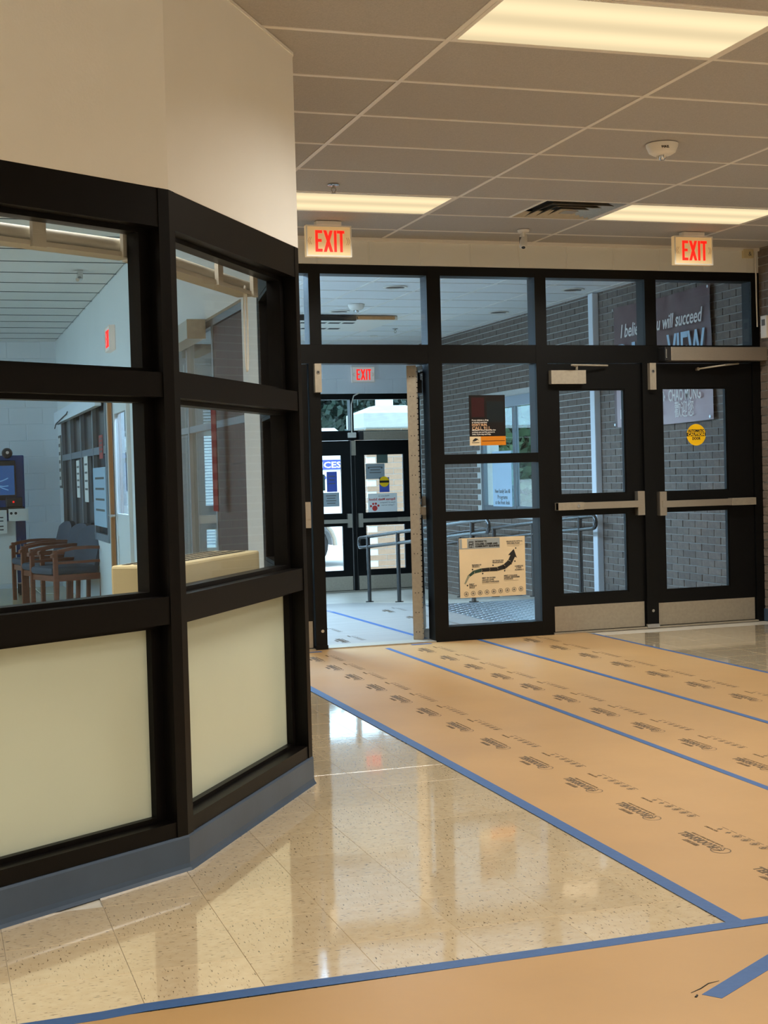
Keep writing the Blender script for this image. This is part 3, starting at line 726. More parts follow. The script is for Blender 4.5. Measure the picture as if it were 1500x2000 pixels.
for idx, x, w, gl, side, lab in ((5, 4.728, 0.812, (0.09, 0.69), 1, 'outer black glass door with blue and grey papers, a van beyond it'), (6, 5.606, 0.82, (0.124, 0.705), -1, 'outer black glass door with paw print poster and round sticker')):
    d, bx = leaf(idx, lab, w, ZL+0.012, 1.752, gl, (0.752, 1.565), (-0.03, 0.598), (ZL+0.02, -0.10), 0.656, side, cyl=False)
    place(d, x, YO+0.02)
op2 = thing('door_operator', (6.1, YO, 1.76), 'grey door opener box above the outer door in the vestibule', 'door opener')
MB().box(5.70, 6.515, YO-0.10, YO, 1.76, 1.872).build('cover', 'alum_dull', op2, bevel=0.004)
MB().box(5.64, 5.70, YO-0.10, YO, 1.76, 1.872).build('end_cap', 'black_plastic', op2, bevel=0.004)
sb = thing('door_sensor', (5.57, YO, 1.80), 'small white sensor box on the post between the outer doors', 'sensor')
MB().box(5.50, 5.61, YO-0.06, YO, 1.79, 1.86).build('sensor_body', 'white_plastic', sb, bevel=0.006)
MB().tube([(5.56, YO-0.012, 1.86), (5.565, YO-0.012, 2.25), (5.60, YO-0.012, 2.36), (5.68, YO-0.012, 2.40)], 0.009, 8).build('cable', 'white_plastic', sb)
MB().box(5.545, 5.60, YO-0.04, YO, 1.55, 1.75).build('keeper_box', 'alum_dull', sb)

# ------------------------------------------------------------------ ramp rails
def hand_rail(x, lab, posts, y0=12.82, y1=17.05):
    g = thing('ramp_handrail', (x, y0, 0), lab, 'handrail', 'handrails along the vestibule ramp')
    def z(y, h): return h-0.0775*max(0.0, y-12.9)
    hu, hl = 0.81, 0.685
    path = []
    for k in range(8): t = k/7; y = y0+(y1-y0)*t; path.append((x, y, z(y, hu)))
    r = (hu-hl)/2
    for k in range(1, 6): a = PI/2-PI*k/6; path.append((x, y1+r*math.cos(a), z(y1, hu-r)+r*math.sin(a)))
    for k in range(8): t = 1-k/7; y = y0+(y1-y0)*t; path.append((x, y, z(y, hl)))
    for k in range(1, 6): a = -PI/2-PI*k/6; path.append((x, y0+r*math.cos(a), z(y0, hu-r)+r*math.sin(a)))
    MB().tube(path, 0.021, 10, True).build('rail_loop', 'rail_metal', g, smooth=True)
    for y in posts: MB().tube([(x, y, vz(y)-0.003), (x, y, z(y, hu))], 0.024, 10).build('post', 'rail_metal', g, smooth=True)
    for y in posts: MB().lathe([(0.05, vz(y)-0.003), (0.05, vz(y)+0.008)], (x, y, 0), 14).build('base_flange', 'rail_metal', g)
hand_rail(5.20, 'black looped handrail standing free in the middle of the vestibule', (13.2, 14.4, 15.56, 16.72))
hand_rail(6.35, 'black looped handrail along the brick wall below the window', (13.12, 14.3, 15.42, 16.56))
pl = thing('tread_plate', (5.2, 12.2, 0), 'steel diamond tread plate at the top of the ramp', 'tread plate')
MB().box(4.55, 6.45, 10.9, 12.9, 0.0, 0.004).build('plate', 'plate_steel', pl)
lug = MB()
for i in range(30):
    for j in range(32):
        x = 4.58+0.062*i+0.005; y = 10.93+0.061*j; c, s = (1, 1) if (i+j) % 2 else (1, -1)
        a = Vector((c, s, 0)).normalized()*0.020; b = Vector((-a.y, a.x, 0))*0.28
        P = Vector((x, y, 0.004)); T = Vector((0, 0, 0.0022))
        lug.add([P-a, P-b, P+a, P+b, P-a*0.6+T, P-b*0.5+T, P+a*0.6+T, P+b*0.5+T], [(0, 1, 5, 4), (1, 2, 6, 5), (2, 3, 7, 6), (3, 0, 4, 7), (4, 5, 6, 7)])
lug.build('raised_lugs', 'plate_steel', pl, kind='stuff')

# ------------------------------------------------------------------ paper floor covering
def strip(x0a, x0b, x1a, x1b, ya, yb, z0, z1, n=24, wob=0.0):
    mb = MB(); vs_ = []
    for k in range(n+1):
        t = k/n; y = ya+(yb-ya)*t; b = wob*math.sin(t*PI)
        zz = vz(y) if y > YW else 0.0
        vs_ += [(x0a+(x0b-x0a)*t+b, y, zz+z0), (x1a+(x1b-x1a)*t+b, y, zz+z0), (x1a+(x1b-x1a)*t+b, y, zz+z1), (x0a+(x0b-x0a)*t+b, y, zz+z1)]
    fs_ = []
    for k in range(n):
        for i in range(4): fs_.append((4*k+i, 4*k+(i+1) % 4, 4*k+4+(i+1) % 4, 4*k+4+i))
    fs_ += [(0, 1, 2, 3), (4*n+3, 4*n+2, 4*n+1, 4*n)]
    return mb.add(vs_, fs_)
g = 'sheets of brown floor paper'
sheets = []
for x0, x1, z, lab in ((2.15, 3.13, 0.0024, 'brown printed floor paper strip bordering the bare tiles below the bay'), (3.09, 3.95, 0.0016, 'brown printed floor paper strip between the two blue tape seams'), (3.91, 4.885, 0.0008, 'brown printed floor paper strip leading to the poster sidelight and closed doors')):
    o = strip(x0-0.025, x0+0.03, x1-0.02, x1, 3.36, YW-0.02, 0.0003, z).build('floor_paper', 'kraft', label=lab, cat='floor paper', group=g); sheets.append(o)
front = MB().box(-1.4, 5.0, 1.6, 3.40, 0.0003, 0.0036).build('floor_paper', 'kraft', label='plain brown floor paper laid crosswise in front of the printed strips', cat='floor paper', group=g)
vp1 = strip(1.9, 2.0, 3.62, 3.60, YW+0.02, 12.88, 0.0002, 0.0014).build('floor_paper', 'kraft_back', label='crinkled paper just inside the vestibule, left of the blue seam', cat='floor paper', group=g)
vp2 = strip(3.60, 3.56, 4.95, 4.95, YW+0.02, 16.6, 0.0008, 0.0024, n=40).build('floor_paper', 'kraft_back', label='crinkled paper running down the vestibule slope to the outer doors', cat='floor paper', group=g)
vp3 = strip(1.95, 1.95, 3.58, 3.56, 12.86, 16.6, 0.0002, 0.0014, n=30).build('floor_paper', 'kraft_back', label='crinkled paper on the vestibule slope, left of the blue seam', cat='floor paper', group=g)
g = 'blue masking tape on the paper'
def tape(x0a, x0b, w, ya, yb, z, lab, wob=0.0): return strip(x0a, x0b, x0a+w, x0b+w, ya, yb, z, z+0.0005, wob=wob, n=30).build('masking_tape', 'tape', label=lab, cat='tape', group=g)
t1 = tape(2.095, 2.15, 0.052, 3.43, 8.95, 0.0026, 'blue tape along the edge of paper and bare tiles', wob=0.012)
tape(3.075, 3.18, 0.036, 3.42, 9.88, 0.0026, 'blue tape seam between first and second paper strips', wob=0.02)
tape(3.865, 3.965, 0.036, 3.42, YW-0.03, 0.0026, 'blue tape seam between second and third paper strips', wob=0.015)
tape(4.86, 4.885, 0.03, 4.0, YW-0.1, 0.0010, 'thin blue tape on the far edge of the paper by the closed doors')
tape(3.63, 3.54, 0.045, YW+0.1, 14.8, 0.0026, 'pale blue tape seam running into the vestibule')
ft = MB(); P = []
for k in range(60):
    x = -0.9+6.2*k/59; y = 3.395+0.006*math.sin(3*x)+(0.0 if x > 0.44 else -0.012)+0.010*math.sin(x*1.1); P.append((x, y))
for (xa, ya), (xb, yb) in zip(P, P[1:]):
    ft.add([(xa, ya, 0.0038), (xb, yb, 0.0038), (xb, yb+0.052, 0.0038), (xa, ya+0.052, 0.0038), (xa, ya, 0.0043), (xb, yb, 0.0043), (xb, yb+0.052, 0.0043), (xa, ya+0.052, 0.0043)],
           [(3, 2, 1, 0), (4, 5, 6, 7), (0, 1, 5, 4), (2, 3, 7, 6)])
ft.build('masking_tape', 'tape', label='long blue tape across the front edge of the bare tiles', cat='tape', group=g)
pa, pb_ = Vector((1.765, 2.985, 0)), Vector((2.35, 3.33, 0)); d = (pb_-pa).normalized(); nn = Vector((-d.y, d.x, 0))*0.028
mb = MB(); mb.add([pa-nn+Vector((0, 0, .0038)), pb_-nn+Vector((0, 0, .0038)), pb_+nn+Vector((0, 0, .0038)), pa+nn*0.8-d*0.006+Vector((0, 0, .0038))]+[q+Vector((0, 0, .0044)) for q in (pa-nn, pb_-nn, pb_+nn, pa+nn*0.8-d*0.006)],
       [(3, 2, 1, 0), (4, 5, 6, 7), (0, 1, 5, 4), (1, 2, 6, 5), (2, 3, 7, 6), (3, 0, 4, 7)]); mb.build('masking_tape', 'tape', label='short blue tape patch over a tear in the front paper', cat='tape', group=g)
tr = MB(); tr.tube([(1.73, 3.02, 0.0040), (1.765, 3.035, 0.0042), (1.80, 3.058, 0.0044), (1.835, 3.065, 0.0040)], [0.0008, 0.0016, 0.0014, 0.0006], 6); tr.tube([(1.725, 2.99, 0.004), (1.735, 3.0, 0.004)], 0.003, 6)
tr.build('paper_tear', 'ink', front)
for (x, y, w, h_, lab) in ((2.66, 9.93, 0.10, 0.05, 'scrap of blue tape at the foot of the door post'), (3.50, 9.98, 0.16, 0.04, 'scrap of blue tape at the foot of the open door')):
    MB().box(x-w/2, x+w/2, y-h_/2, y+h_/2, 0.0028, 0.0034).build('masking_tape', 'tape', label=lab, cat='tape', group=g)

# printed marks on the paper, all reading away from the viewer
lg = MB(); FA = (Vector((1, 0, 0)), Vector((0, 1, 0)))
text_into(lg, 'FLOORSHELL', 0.052, (0.068, 0.0, 0), FA, bold=0.0016, width=0.225)
text_into(lg, 'HEAVY DUTY', 0.020, (0.115, 0.052, 0), FA, bold=0.0006, width=0.09)
text_into(lg, 'FLOOR PROTECTION SYSTEM', 0.012, (0.072, -0.018, 0), FA, width=0.20)
def ring(mb, cx, cyy, rx, ry, t, n=20, z=0.0003):
    v = []; f = []
    for k in range(n):
        a = 2*PI*k/n; c, s = math.cos(a), math.sin(a); v += [(cx+rx*c, cyy+ry*s, z), (cx+(rx-t)*c, cyy+(ry-t)*s, z)]
    for k in range(n): f.append((2*k, 2*((k+1) % n), 2*((k+1) % n)+1, 2*k+1))
    mb.add(v, f)
ring(lg, 0.032, 0.020, 0.038, 0.034, 0.004)
for a in (-0.8, -0.4, 0.0, 0.4, 0.8):
    lg.obox((0.022+0.022*math.cos(a), 0.020+0.022*math.sin(a), 0.0003), (0.016*math.cos(a), 0.016*math.sin(a), 0), (-0.0016*math.sin(a), 0.0016*math.cos(a), 0), (0, 0, 0.0002))
lg.box(0.12, 0.20, 0.048, 0.0495, 0, 0.0004)
logo_me = lg.mesh('printed_logo', 'print_ink')
pk = MB()
for k in range(6):
    cx = 0.02+0.055*k
    if k < 4: ring(pk, cx, 0.0, 0.017, 0.017, 0.0028, 14)
    pk.box(cx-0.008, cx+0.008, -0.004, 0.004, 0, 0.0004)
    pk.box(cx-0.003, cx+0.003, -0.011, 0.012, 0, 0.0004)
    pk.box(cx-0.02, cx+0.02, -0.024, -0.0215, 0, 0.0003)
text_into(pk, 'RECYCLABLE', 0.014, (0.27, 0.02, 0), FA)
pict_me = pk.mesh('printed_pictograms', 'print_ink')
for sheet, x_at, z, ys in ((sheets[0], lambda y: 2.425+0.015*(y-4.2), 0.0026, [4.08+0.482*k-0.482 for k in range(13)]), (sheets[1], lambda y: 3.275+0.018*(y-5.2), 0.0018, [5.10+0.485*k-0.97 for k in range(12)]), (sheets[2], lambda y: 4.20+0.02*(y-6.8), 0.0010, [6.63+0.50*k-1.5 for k in range(10)])):
    for y in ys:
        if 3.5 < y < YW-0.4:
            inst('printed_logo', logo_me, sheet, (x_at(y)+0.075, y, z), PI/2); inst('printed_pictograms', pict_me, sheet, (x_at(y)+0.20, y-0.02, z), PI/2)
for y in (10.35, 11.0, 11.7, 12.4):
    for sh_, x in ((vp1, 3.05), (vp2, 4.1)):
        inst('printed_logo', logo_me, sh_, (x, y, 0.0028), PI/2); inst('printed_pictograms', pict_me, sh_, (x+0.14, y+0.1, 0.0028), PI/2)

# ------------------------------------------------------------------ lamps in the lobby ceiling
lens_me = MB().box(-PX/2+0.03, PX/2-0.03, -PY/2+0.03, PY/2-0.03, 0.0, 0.008).mesh('lens', 'lens')
fm = MB()
for a in ((-PX/2+0.012, PX/2-0.012, -PY/2+0.012, -PY/2+0.03), (-PX/2+0.012, PX/2-0.012, PY/2-0.03, PY/2-0.012), (-PX/2+0.012, -PX/2+0.03, -PY/2+0.03, PY/2-0.03), (PX/2-0.03, PX/2-0.012, -PY/2+0.03, PY/2-0.03)): fm.box(a[0], a[1], a[2], a[3], -0.002, 0.012)
fm.box(-PX/2+0.02, PX/2-0.02, -PY/2+0.02, PY/2-0.02, 0.012, 0.10)
frame_me = fm.mesh('frame', 'tee')
troff_lab = {(0, -1): 'largest looking bright fluorescent panel, over the corner of the glass bay', (0, 5): 'bright fluorescent ceiling panel beside the sprinkler head, partly behind the bay', (2, 5): 'bright fluorescent ceiling panel beside the square air diffuser'}
for lx, ly in LIGHTS:
    key = (round((lx-GX)/PX-0.5), round((ly-GY)/PY-0.5))
    t = thing('ceiling_light', (lx, ly, CEIL), troff_lab.get(key, 'fluorescent ceiling panel lighting the lobby behind the viewer'), 'ceiling light', 'fluorescent panels in the lobby ceiling')
    inst('frame', frame_me, t, (lx, ly, CEIL)); inst('lens', lens_me, t, (lx, ly, CEIL))
    ld = bpy.data.lights.new('lamp_glow', 'AREA'); ld.shape = 'RECTANGLE'; ld.size = PX-0.1; ld.size_y = PY-0.1; ld.energy = TROFFER_W; ld.color = TROFFER_COL; ld.spread = math.radians(146)
    lo = bpy.data.objects.new('lamp_glow', ld); COL.objects.link(lo); lo.parent = t; lo.location = (0, 0, -0.006)

for k, (lx, ly, lab) in enumerate(((2.45, 11.52, 'added cool fill panel, out of view, in the vestibule close to the entrance screen'), (2.45, 13.35, 'added cool fill panel, out of view, half way along the vestibule'), (2.45, 15.78, 'added cool fill panel, out of view, in the vestibule near the outer glazing'))):  # invented fill lights, placed out of view to brighten the dim vestibule
    t = thing('ceiling_light', (lx, ly, VC-0.012), lab, 'ceiling light', 'added fill panels in the vestibule ceiling')
    MB().box(lx-0.30, lx+0.30, ly-0.60, ly+0.60, VC-0.012, VC).build('frame', 'tee', t)
    MB().box(lx-0.28, lx+0.28, ly-0.58, ly+0.58, VC-0.014, VC-0.012).build('lens', 'lens_fill', t)
    ld = bpy.data.lights.new('lamp_glow', 'AREA'); ld.shape = 'RECTANGLE'; ld.size = 0.5; ld.size_y = 1.1; ld.energy = VEST_FILL_W; ld.color = (0.44, 0.71, 1.0); ld.spread = math.radians(160)
    lo = bpy.data.objects.new('lamp_glow', ld); COL.objects.link(lo); lo.parent = t; lo.location = (0, 0, -0.006)

# ------------------------------------------------------------------ exit signs
def exit_letters(mb, x0, z0, h, w, fn):
    """EXIT drawn as condensed bars in a w x h field"""
    t = w*0.088; lw = w*0.25
    R = lambda a, b, c, d: mb.prism([(x0+a, z0+c), (x0+b, z0+c), (x0+b, z0+d), (x0+a, z0+d)], fn, 0.0, 0.003)
    R(0, t, 0, h); R(t, lw*0.95, 0, t*1.05); R(t, lw*0.85, h*0.46, h*0.46+t*1.05); R(t, lw*0.95, h-t*1.05, h)
    a = w*0.28; b = w*0.60
    mb.prism([(x0+a, z0), (x0+a+t*1.15, z0), (x0+b, z0+h), (x0+b-t*1.15, z0+h)], fn, 0.0, 0.0028)
    mb.prism([(x0+b-t*1.15, z0), (x0+b, z0), (x0+a+t*1.15, z0+h), (x0+a, z0+h)], fn, 0.0, 0.0032)
    R(w*0.64, w*0.64+t, 0, h); R(w*0.845, w*0.845+t, 0, h); R(w*0.745, w*0.745+w*0.255, h-t*1.05, h)
def exit_sign(xc, yc, zt, lab, m_face='exit_face', w=0.325, h=0.215, top=None, facing='-y'):
    e = thing('exit_sign', (xc, yc, zt-h), lab, 'exit sign', 'exit signs')
    fn = (lambda u, v, d: (xc+u, yc-0.024-d, v)) if facing == '-y' else (lambda u, v, d: (xc-0.024-d, yc-u, v))
    mb = MB(); mb.prism([(-w/2, zt-h), (w/2, zt-h), (w/2, zt), (-w/2, zt)], fn, -0.048, 0.0); mb.build('housing', m_face, e, bevel=0.004)
    mb = MB()
    for a in ((-w/2, -w/2+0.010, zt-h, zt), (w/2-0.010, w/2, zt-h, zt), (-w/2+0.01, w/2-0.01, zt-h, zt-h+0.010), (-w/2+0.01, w/2-0.01, zt-0.010, zt)): mb.prism([(a[0], a[2]), (a[1], a[2]), (a[1], a[3]), (a[0], a[3])], fn, 0.0, 0.003)
    mb.build('rim', 'white_plastic', e)
    mb = MB(); exit_letters(mb, -w*0.30, zt-h*0.845, h*0.68, w*0.64, fn); mb.build('letters', 'exit_red', e)
    mb = MB()
    for s in (-1, 1):
        for k in (0, 1):
            u = s*(w*0.39+0.012*k); mb.prism([(u, zt-h*0.62), (u+s*0.012, zt-h*0.5), (u, zt-h*0.38), (u-s*0.004, zt-h*0.38), (u+s*0.008, zt-h*0.5), (u-s*0.004, zt-h*0.62)], fn, 0.0, 0.0006)
    mb.build('arrow_marks', 'ink_tan', e)
    if top: MB().box(xc-0.09, xc+0.09, yc-0.035, yc+0.035, zt, top).build('canopy', 'white_plastic', e, bevel=0.004)
    return e
exit_sign(2.70, 9.42, 3.004, 'lit EXIT sign hung beside the bay corner over the open doorway', top=CEIL)
exit_sign(5.54, 9.42, 3.004, 'lit EXIT sign hung over the closed pair of doors', top=CEIL)
exit_sign(5.735, YO-0.03, 2.755, 'EXIT sign on the pale block wall above the outer doors', 'exit_face_cool')
exit_sign(XO-0.026, 12.45, 2.63, 'EXIT sign flat on the office side wall above the office door', 'exit_face_cool', facing='-x')

# ------------------------------------------------------------------ small ceiling things
def horn(x, y, zc, lab):
    t = thing('smoke_alarm', (x, y, zc), lab, 'smoke alarm', 'ceiling alarms')
    MB().lathe([(0.088, zc), (0.086, zc-0.012), (0.072, zc-0.045), (0.05, zc-0.058), (0.0, zc-0.06)], (x, y, 0), 32).build('dome', 'white_plastic', t, smooth=True)
    MB().lathe([(0.020, zc-0.058), (0.020, zc-0.075), (0.012, zc-0.085), (0.0, zc-0.087)], (x, y, 0), 16).build('strobe_lens', 'steel', t, smooth=True)
    for k in range(3):
        a = -PI/2+k*2*PI/3; MB().box(x+0.026*math.cos(a)-0.004, x+0.026*math.cos(a)+0.004, y+0.026*math.sin(a)-0.004, y+0.026*math.sin(a)+0.004, zc-0.078, zc-0.056).build('strobe_bracket', 'white_plastic', t)
    return t
h1 = horn(3.872, 6.875, CEIL, 'round white fire alarm strobe on the lobby ceiling')
write('lettering', h1, 'FIRE', 0.022, (3.820, 6.785, CEIL-0.040), (Vector((0.94, -0.33, 0)).normalized(), Vector((0.0, 0.45, 0.9)).normalized()), 'ink', bold=0.0006)
horn(4.32, 14.08, VC, 'round white fire alarm strobe on the vestibule ceiling')
def sprinkler(x, y, zc, lab):
    t = thing('sprinkler_head', (x, y, zc), lab, 'sprinkler', 'sprinkler heads')
    MB().lathe([(0.036, zc), (0.036, zc-0.004), (0.022, zc-0.008), (0.0, zc-0.008)], (x, y, 0), 24).build('escutcheon', 'steel', t, smooth=True)
    mb = MB(); mb.tube([(x, y, zc-0.006), (x, y, zc-0.022)], 0.007, 10)
    for s in (-1, 1): mb.tube([(x+0.010*s, y, zc-0.018), (x+0.015*s, y, zc-0.032), (x+0.003*s, y, zc-0.050)], 0.003, 6)
    mb.build('frame_arms', 'alum_dull', t)
    MB().lathe([(0.015, zc-0.052), (0.015, zc-0.050)], (x, y, 0), 14).build('deflector', 'alum_dull', t)
sprinkler(2.40, 8.22, CEIL, 'small chrome sprinkler head on the lobby ceiling')
sprinkler(5.51, 16.37, VC, 'small sprinkler head on the vestibule ceiling by the outer doors')
df = thing('air_diffuser', (DIFF[0], DIFF[1], CEIL), 'square metal air diffuser with stepped louvres in the lobby ceiling', 'air vent')
dx, dy = DIFF[0]+PX/4, DIFF[1]
dx = GX+PX*1.75; 
MB().box(dx-0.29, dx+0.29, dy-0.29, dy+0.29, CEIL+0.05, CEIL+0.06).build('backing', 'dark_void', df)
for k, (a, z) in enumerate(((0.295, 0.0), (0.225, -0.006), (0.165, -0.010), (0.105, -0.013))):
    mb = MB(); o, i = a, a-0.045
    for s in range(4):
        c0 = PI/4+s*PI/2; c1 = c0+PI/2; q = 2**0.5
        v = [(dx+o*q*math.cos(c0), dy+o*q*math.sin(c0), CEIL+z), (dx+o*q*math.cos(c1), dy+o*q*math.sin(c1), CEIL+z), (dx+i*q*math.cos(c1), dy+i*q*math.sin(c1), CEIL+z+0.035), (dx+i*q*math.cos(c0), dy+i*q*math.sin(c0), CEIL+z+0.035)]
        mb.add(v+[(x, y, z_+0.002) for x, y, z_ in v], [(0, 1, 2, 3), (7, 6, 5, 4), (0, 4, 5, 1), (2, 6, 7, 3)])
    mb.build('louvre', 'alum_dull', df)
MB().box(dx-0.05, dx+0.05, dy-0.05, dy+0.05, CEIL-0.012, CEIL-0.009).build('centre_plate', 'alum_dull', df)
sc_ = thing('security_camera', (4.21, 9.52, CEIL), 'small white security camera hanging from the lobby ceiling', 'camera')
MB().lathe([(0.045, CEIL), (0.042, CEIL-0.014), (0.0, CEIL-0.016)], (4.21, 9.52, 0), 20).build('mount', 'white_plastic', sc_, smooth=True)
MB().tube([(4.21, 9.52, CEIL-0.012), (4.205, 9.51, CEIL-0.05)], 0.012, 10).build('stem', 'white_plastic', sc_)
MB().tube([(4.222, 9.55, CEIL-0.035), (4.218, 9.54, CEIL-0.045), (4.185, 9.47, CEIL-0.125), (4.183, 9.465, CEIL-0.135)], [0.022, 0.028, 0.028, 0.020], 14).build('camera_body', 'white_plastic', sc_, smooth=True)
MB().tube([(4.1832, 9.4655, CEIL-0.134), (4.1822, 9.4635, CEIL-0.138)], 0.014, 12).build('camera_lens', 'black_plastic', sc_)
MB().box(4.17, 4.205, 9.505, 9.508, CEIL-0.10, CEIL-0.055).build('rating_label', 'ink_grey', sc_)
jb = thing('junction_box', (6.41, YW, 2.97), 'small beige junction box high on the block header beside the brick wall', 'junction box')
MB().box(6.365, 6.455, YW-0.035, YW, 2.955, 3.025).build('box_body', 'beige_metal', jb, bevel=0.003)
write('lettering', jb, '&', 0.05, (6.405, YW-0.036, 2.972), '-y', 'ink_grey')
MB().tube([(6.48, YW-0.012, 3.01), (6.478, YW-0.02, 2.95), (6.472, YW-0.03, 2.88), (6.485, YW-0.015, 2.82), (6.487, YW-0.012, 2.60), (6.49, YW-0.012, 2.40)], 0.006, 8).build('wiring_cable', 'white_plastic', label='thin white cable running down the corner of the entrance screen', cat='cable')
tb = thing('wall_thermostat', (XR, 9.955, 2.33), 'small white box on the brick wall beside the entrance screen', 'wall box')
MB().box(XR-0.035, XR, 9.90, 9.985, 2.30, 2.48).build('box_body', 'white_plastic', tb, bevel=0.004)
MB().box(XR-0.038, XR-0.035, 9.92, 9.965, 2.40, 2.45).build('display', 'ink_grey', tb)

for k, (x, y, lab) in enumerate(((4.30, 12.74, 'round recessed downlight in the vestibule ceiling nearest the transom'), (4.31, 14.68, 'round recessed downlight in the vestibule ceiling past the fire alarm'), (6.14, 14.62, 'round recessed downlight above the brick wall window'), (6.14, 12.72, 'round recessed downlight beside the white pipe and banner'))):
    t = thing('recessed_downlight', (x, y, VC), lab, 'downlight', 'vestibule downlights')
    MB().lathe([(0.115, VC+0.001), (0.115, VC-0.006), (0.092, VC-0.006), (0.088, VC+0.0)], (x, y, 0), 28).build('trim_ring', 'white_plastic', t)
    MB().lathe([(0.09, VC-0.003), (0.09, VC-0.001)], (x, y, 0), 24).build('reflector', 'lamp_dark', t)
    MB().obox((x, y, VC-0.006), (0.085, 0, 0), (0, 0.010, 0), (0, 0, 0.003)).build('baffle', 'steel', t)
ac = thing('ceiling_air_unit', (4.5, 15.6, VC), 'flat ceiling air unit with two rows of slots in the vestibule ceiling', 'air vent')
MB().box(3.45, 5.10, 15.05, 16.25, VC-0.05, VC).build('housing', 'white_plastic', ac, bevel=0.008)
MB().box(4.62, 5.05, 15.0, 15.05, VC-0.045, VC-0.012).build('end_trim', 'wood_light', ac)
MB().box(3.45, 4.60, 15.0, 15.05, VC-0.06, VC-0.005).build('intake', 'dark_void', ac)
slot_me = MB().box(-0.065, 0.065, -0.05, 0.05, -0.003, 0.0).mesh('slot', 'dark_void')
for r in (15.35, 15.95):
    for k in range(7): inst('slot', slot_me, ac, (3.62+0.165*k, r, VC-0.05))
MB().box(5.45, 5.55, 17.20, 17.28, VC-0.015, VC).build('ceiling_sensor', 'white_plastic', bevel=0.003, label='tiny square sensor on the vestibule ceiling', cat='sensor')

# ------------------------------------------------------------------ posters and stickers on the glass
def sheet_y(name, x0, x1, z0, z1, y, m, label, cat, group=None, t=0.0008):
    o = thing(name, ((x0+x1)/2, y, z0), label, cat, group)
    MB().box(x0, x1, y-t, y, z0, z1).build('sheet', m, o)
    return o
def rect(par, nm, x0, x1, z0, z1, y, m): return MB().box(x0, x1, y-0.0006, y, z0, z1).build(nm, m, par)
PY0 = YW+0.0175
po = sheet_y('warning_poster', 3.965, 4.262, 1.483, 1.868, PY0, 'poster_black', 'black DONT RUN CALL 911 poster with orange foot taped on the sidelight glass', 'poster')
yf = PY0-0.001
rect(po, 'orange_band', 4.055, 4.262, 1.483, 1.552, yf, 'poster_orange'); rect(po, 'logo_panel', 3.965, 4.055, 1.483, 1.552, yf, 'paper_cream')
rect(po, 'photo_area', 3.985, 4.09, 1.70, 1.85, yf, 'poster_maroon'); rect(po, 'photo_area', 4.11, 4.25, 1.66, 1.82, yf, 'poster_teal')
yt = yf-0.0012
mb = MB()
text_into(mb, 'If you witness a drug', 0.0165, (3.985, yt, 1.672), '-y', bold=0.0003, width=0.135); text_into(mb, 'or alcohol overdose', 0.0165, (3.985, yt, 1.655), '-y', bold=0.0003, width=0.125)
text_into(mb, "Maryland's Good Samaritan law", 0.0155, (3.985, yt, 1.596), '-y', bold=0.0003, width=0.195); text_into(mb, 'protects you and the person in', 0.0155, (3.985, yt, 1.580), '-y', bold=0.0003, width=0.185); text_into(mb, 'crisis, if you stay and help.', 0.0155, (3.985, yt, 1.564), '-y', bold=0.0003, width=0.155)
mb.build('small_print', 'ink_white', po)
mb = MB(); text_into(mb, "DON'T RUN.", 0.024, (3.985, yt, 1.633), '-y', bold=0.0010, width=0.125); text_into(mb, 'CALL 911.', 0.033, (3.985, yt, 1.605), '-y', bold=0.0006, width=0.155); mb.build('headline', 'ink_tan', po)
mb = MB(); mb.prism([(3.985, 1.515), (3.995, 1.530), (4.012, 1.540), (4.030, 1.534), (4.038, 1.520), (4.028, 1.527), (4.015, 1.519), (4.0, 1.514)], lambda u, v, d: (u, yt-d, v), 0, 0.0005); mb.box(3.982, 4.042, yt-0.0005, yt, 1.503, 1.507); mb.build('emblem', 'ink', po)
rect(po, 'band_line', 4.065, 4.255, 1.515, 1.519, yf-0.0008, 'poster_maroon')

pw = sheet_y('pathway_poster', 3.855, 4.400, 0.322, 0.778, PY0, 'paper_cream', 'cream readiness poster with a rising dark arrow taped on the lower sidelight glass', 'poster')
U = lambda px: 3.855+(px-150)/(1305-150)*0.545      # poster layout, read off the sheet
V_ = lambda py: 0.778-(py-195)/(1150-195)*0.456
FN = lambda u, v, d: (u, yf-d, v)
rect(pw, 'title_band', U(155), U(860), V_(370), V_(205), yf, 'paper_grey')
mb = MB(); mb.box(U(318), U(402), yf-0.0016, yf-0.0006, V_(350), V_(250)); mb.build('logo_block', 'ink', pw)
mb = MB(); text_into(mb, 'MC', 0.022, (U(326), yf-0.0026, V_(296)), '-y', bold=0.0008, width=0.034); text_into(mb, 'PS', 0.022, (U(326), yf-0.0026, V_(344)), '-y', bold=0.0008, width=0.034); mb.build('logo_letters', 'paper_grey', pw)
mb = MB()
for s, py, w in (('PATHWAY TO', 268, 0.095), ('COLLEGE, CAREER AND', 308, 0.185), ('COMMUNITY READINESS', 346, 0.200)): text_into(mb, s, 0.019, (U(428), yf-0.0018, V_(py)), '-y', bold=0.0006, width=w)
mb.build('title', 'ink', pw)
mb = MB()
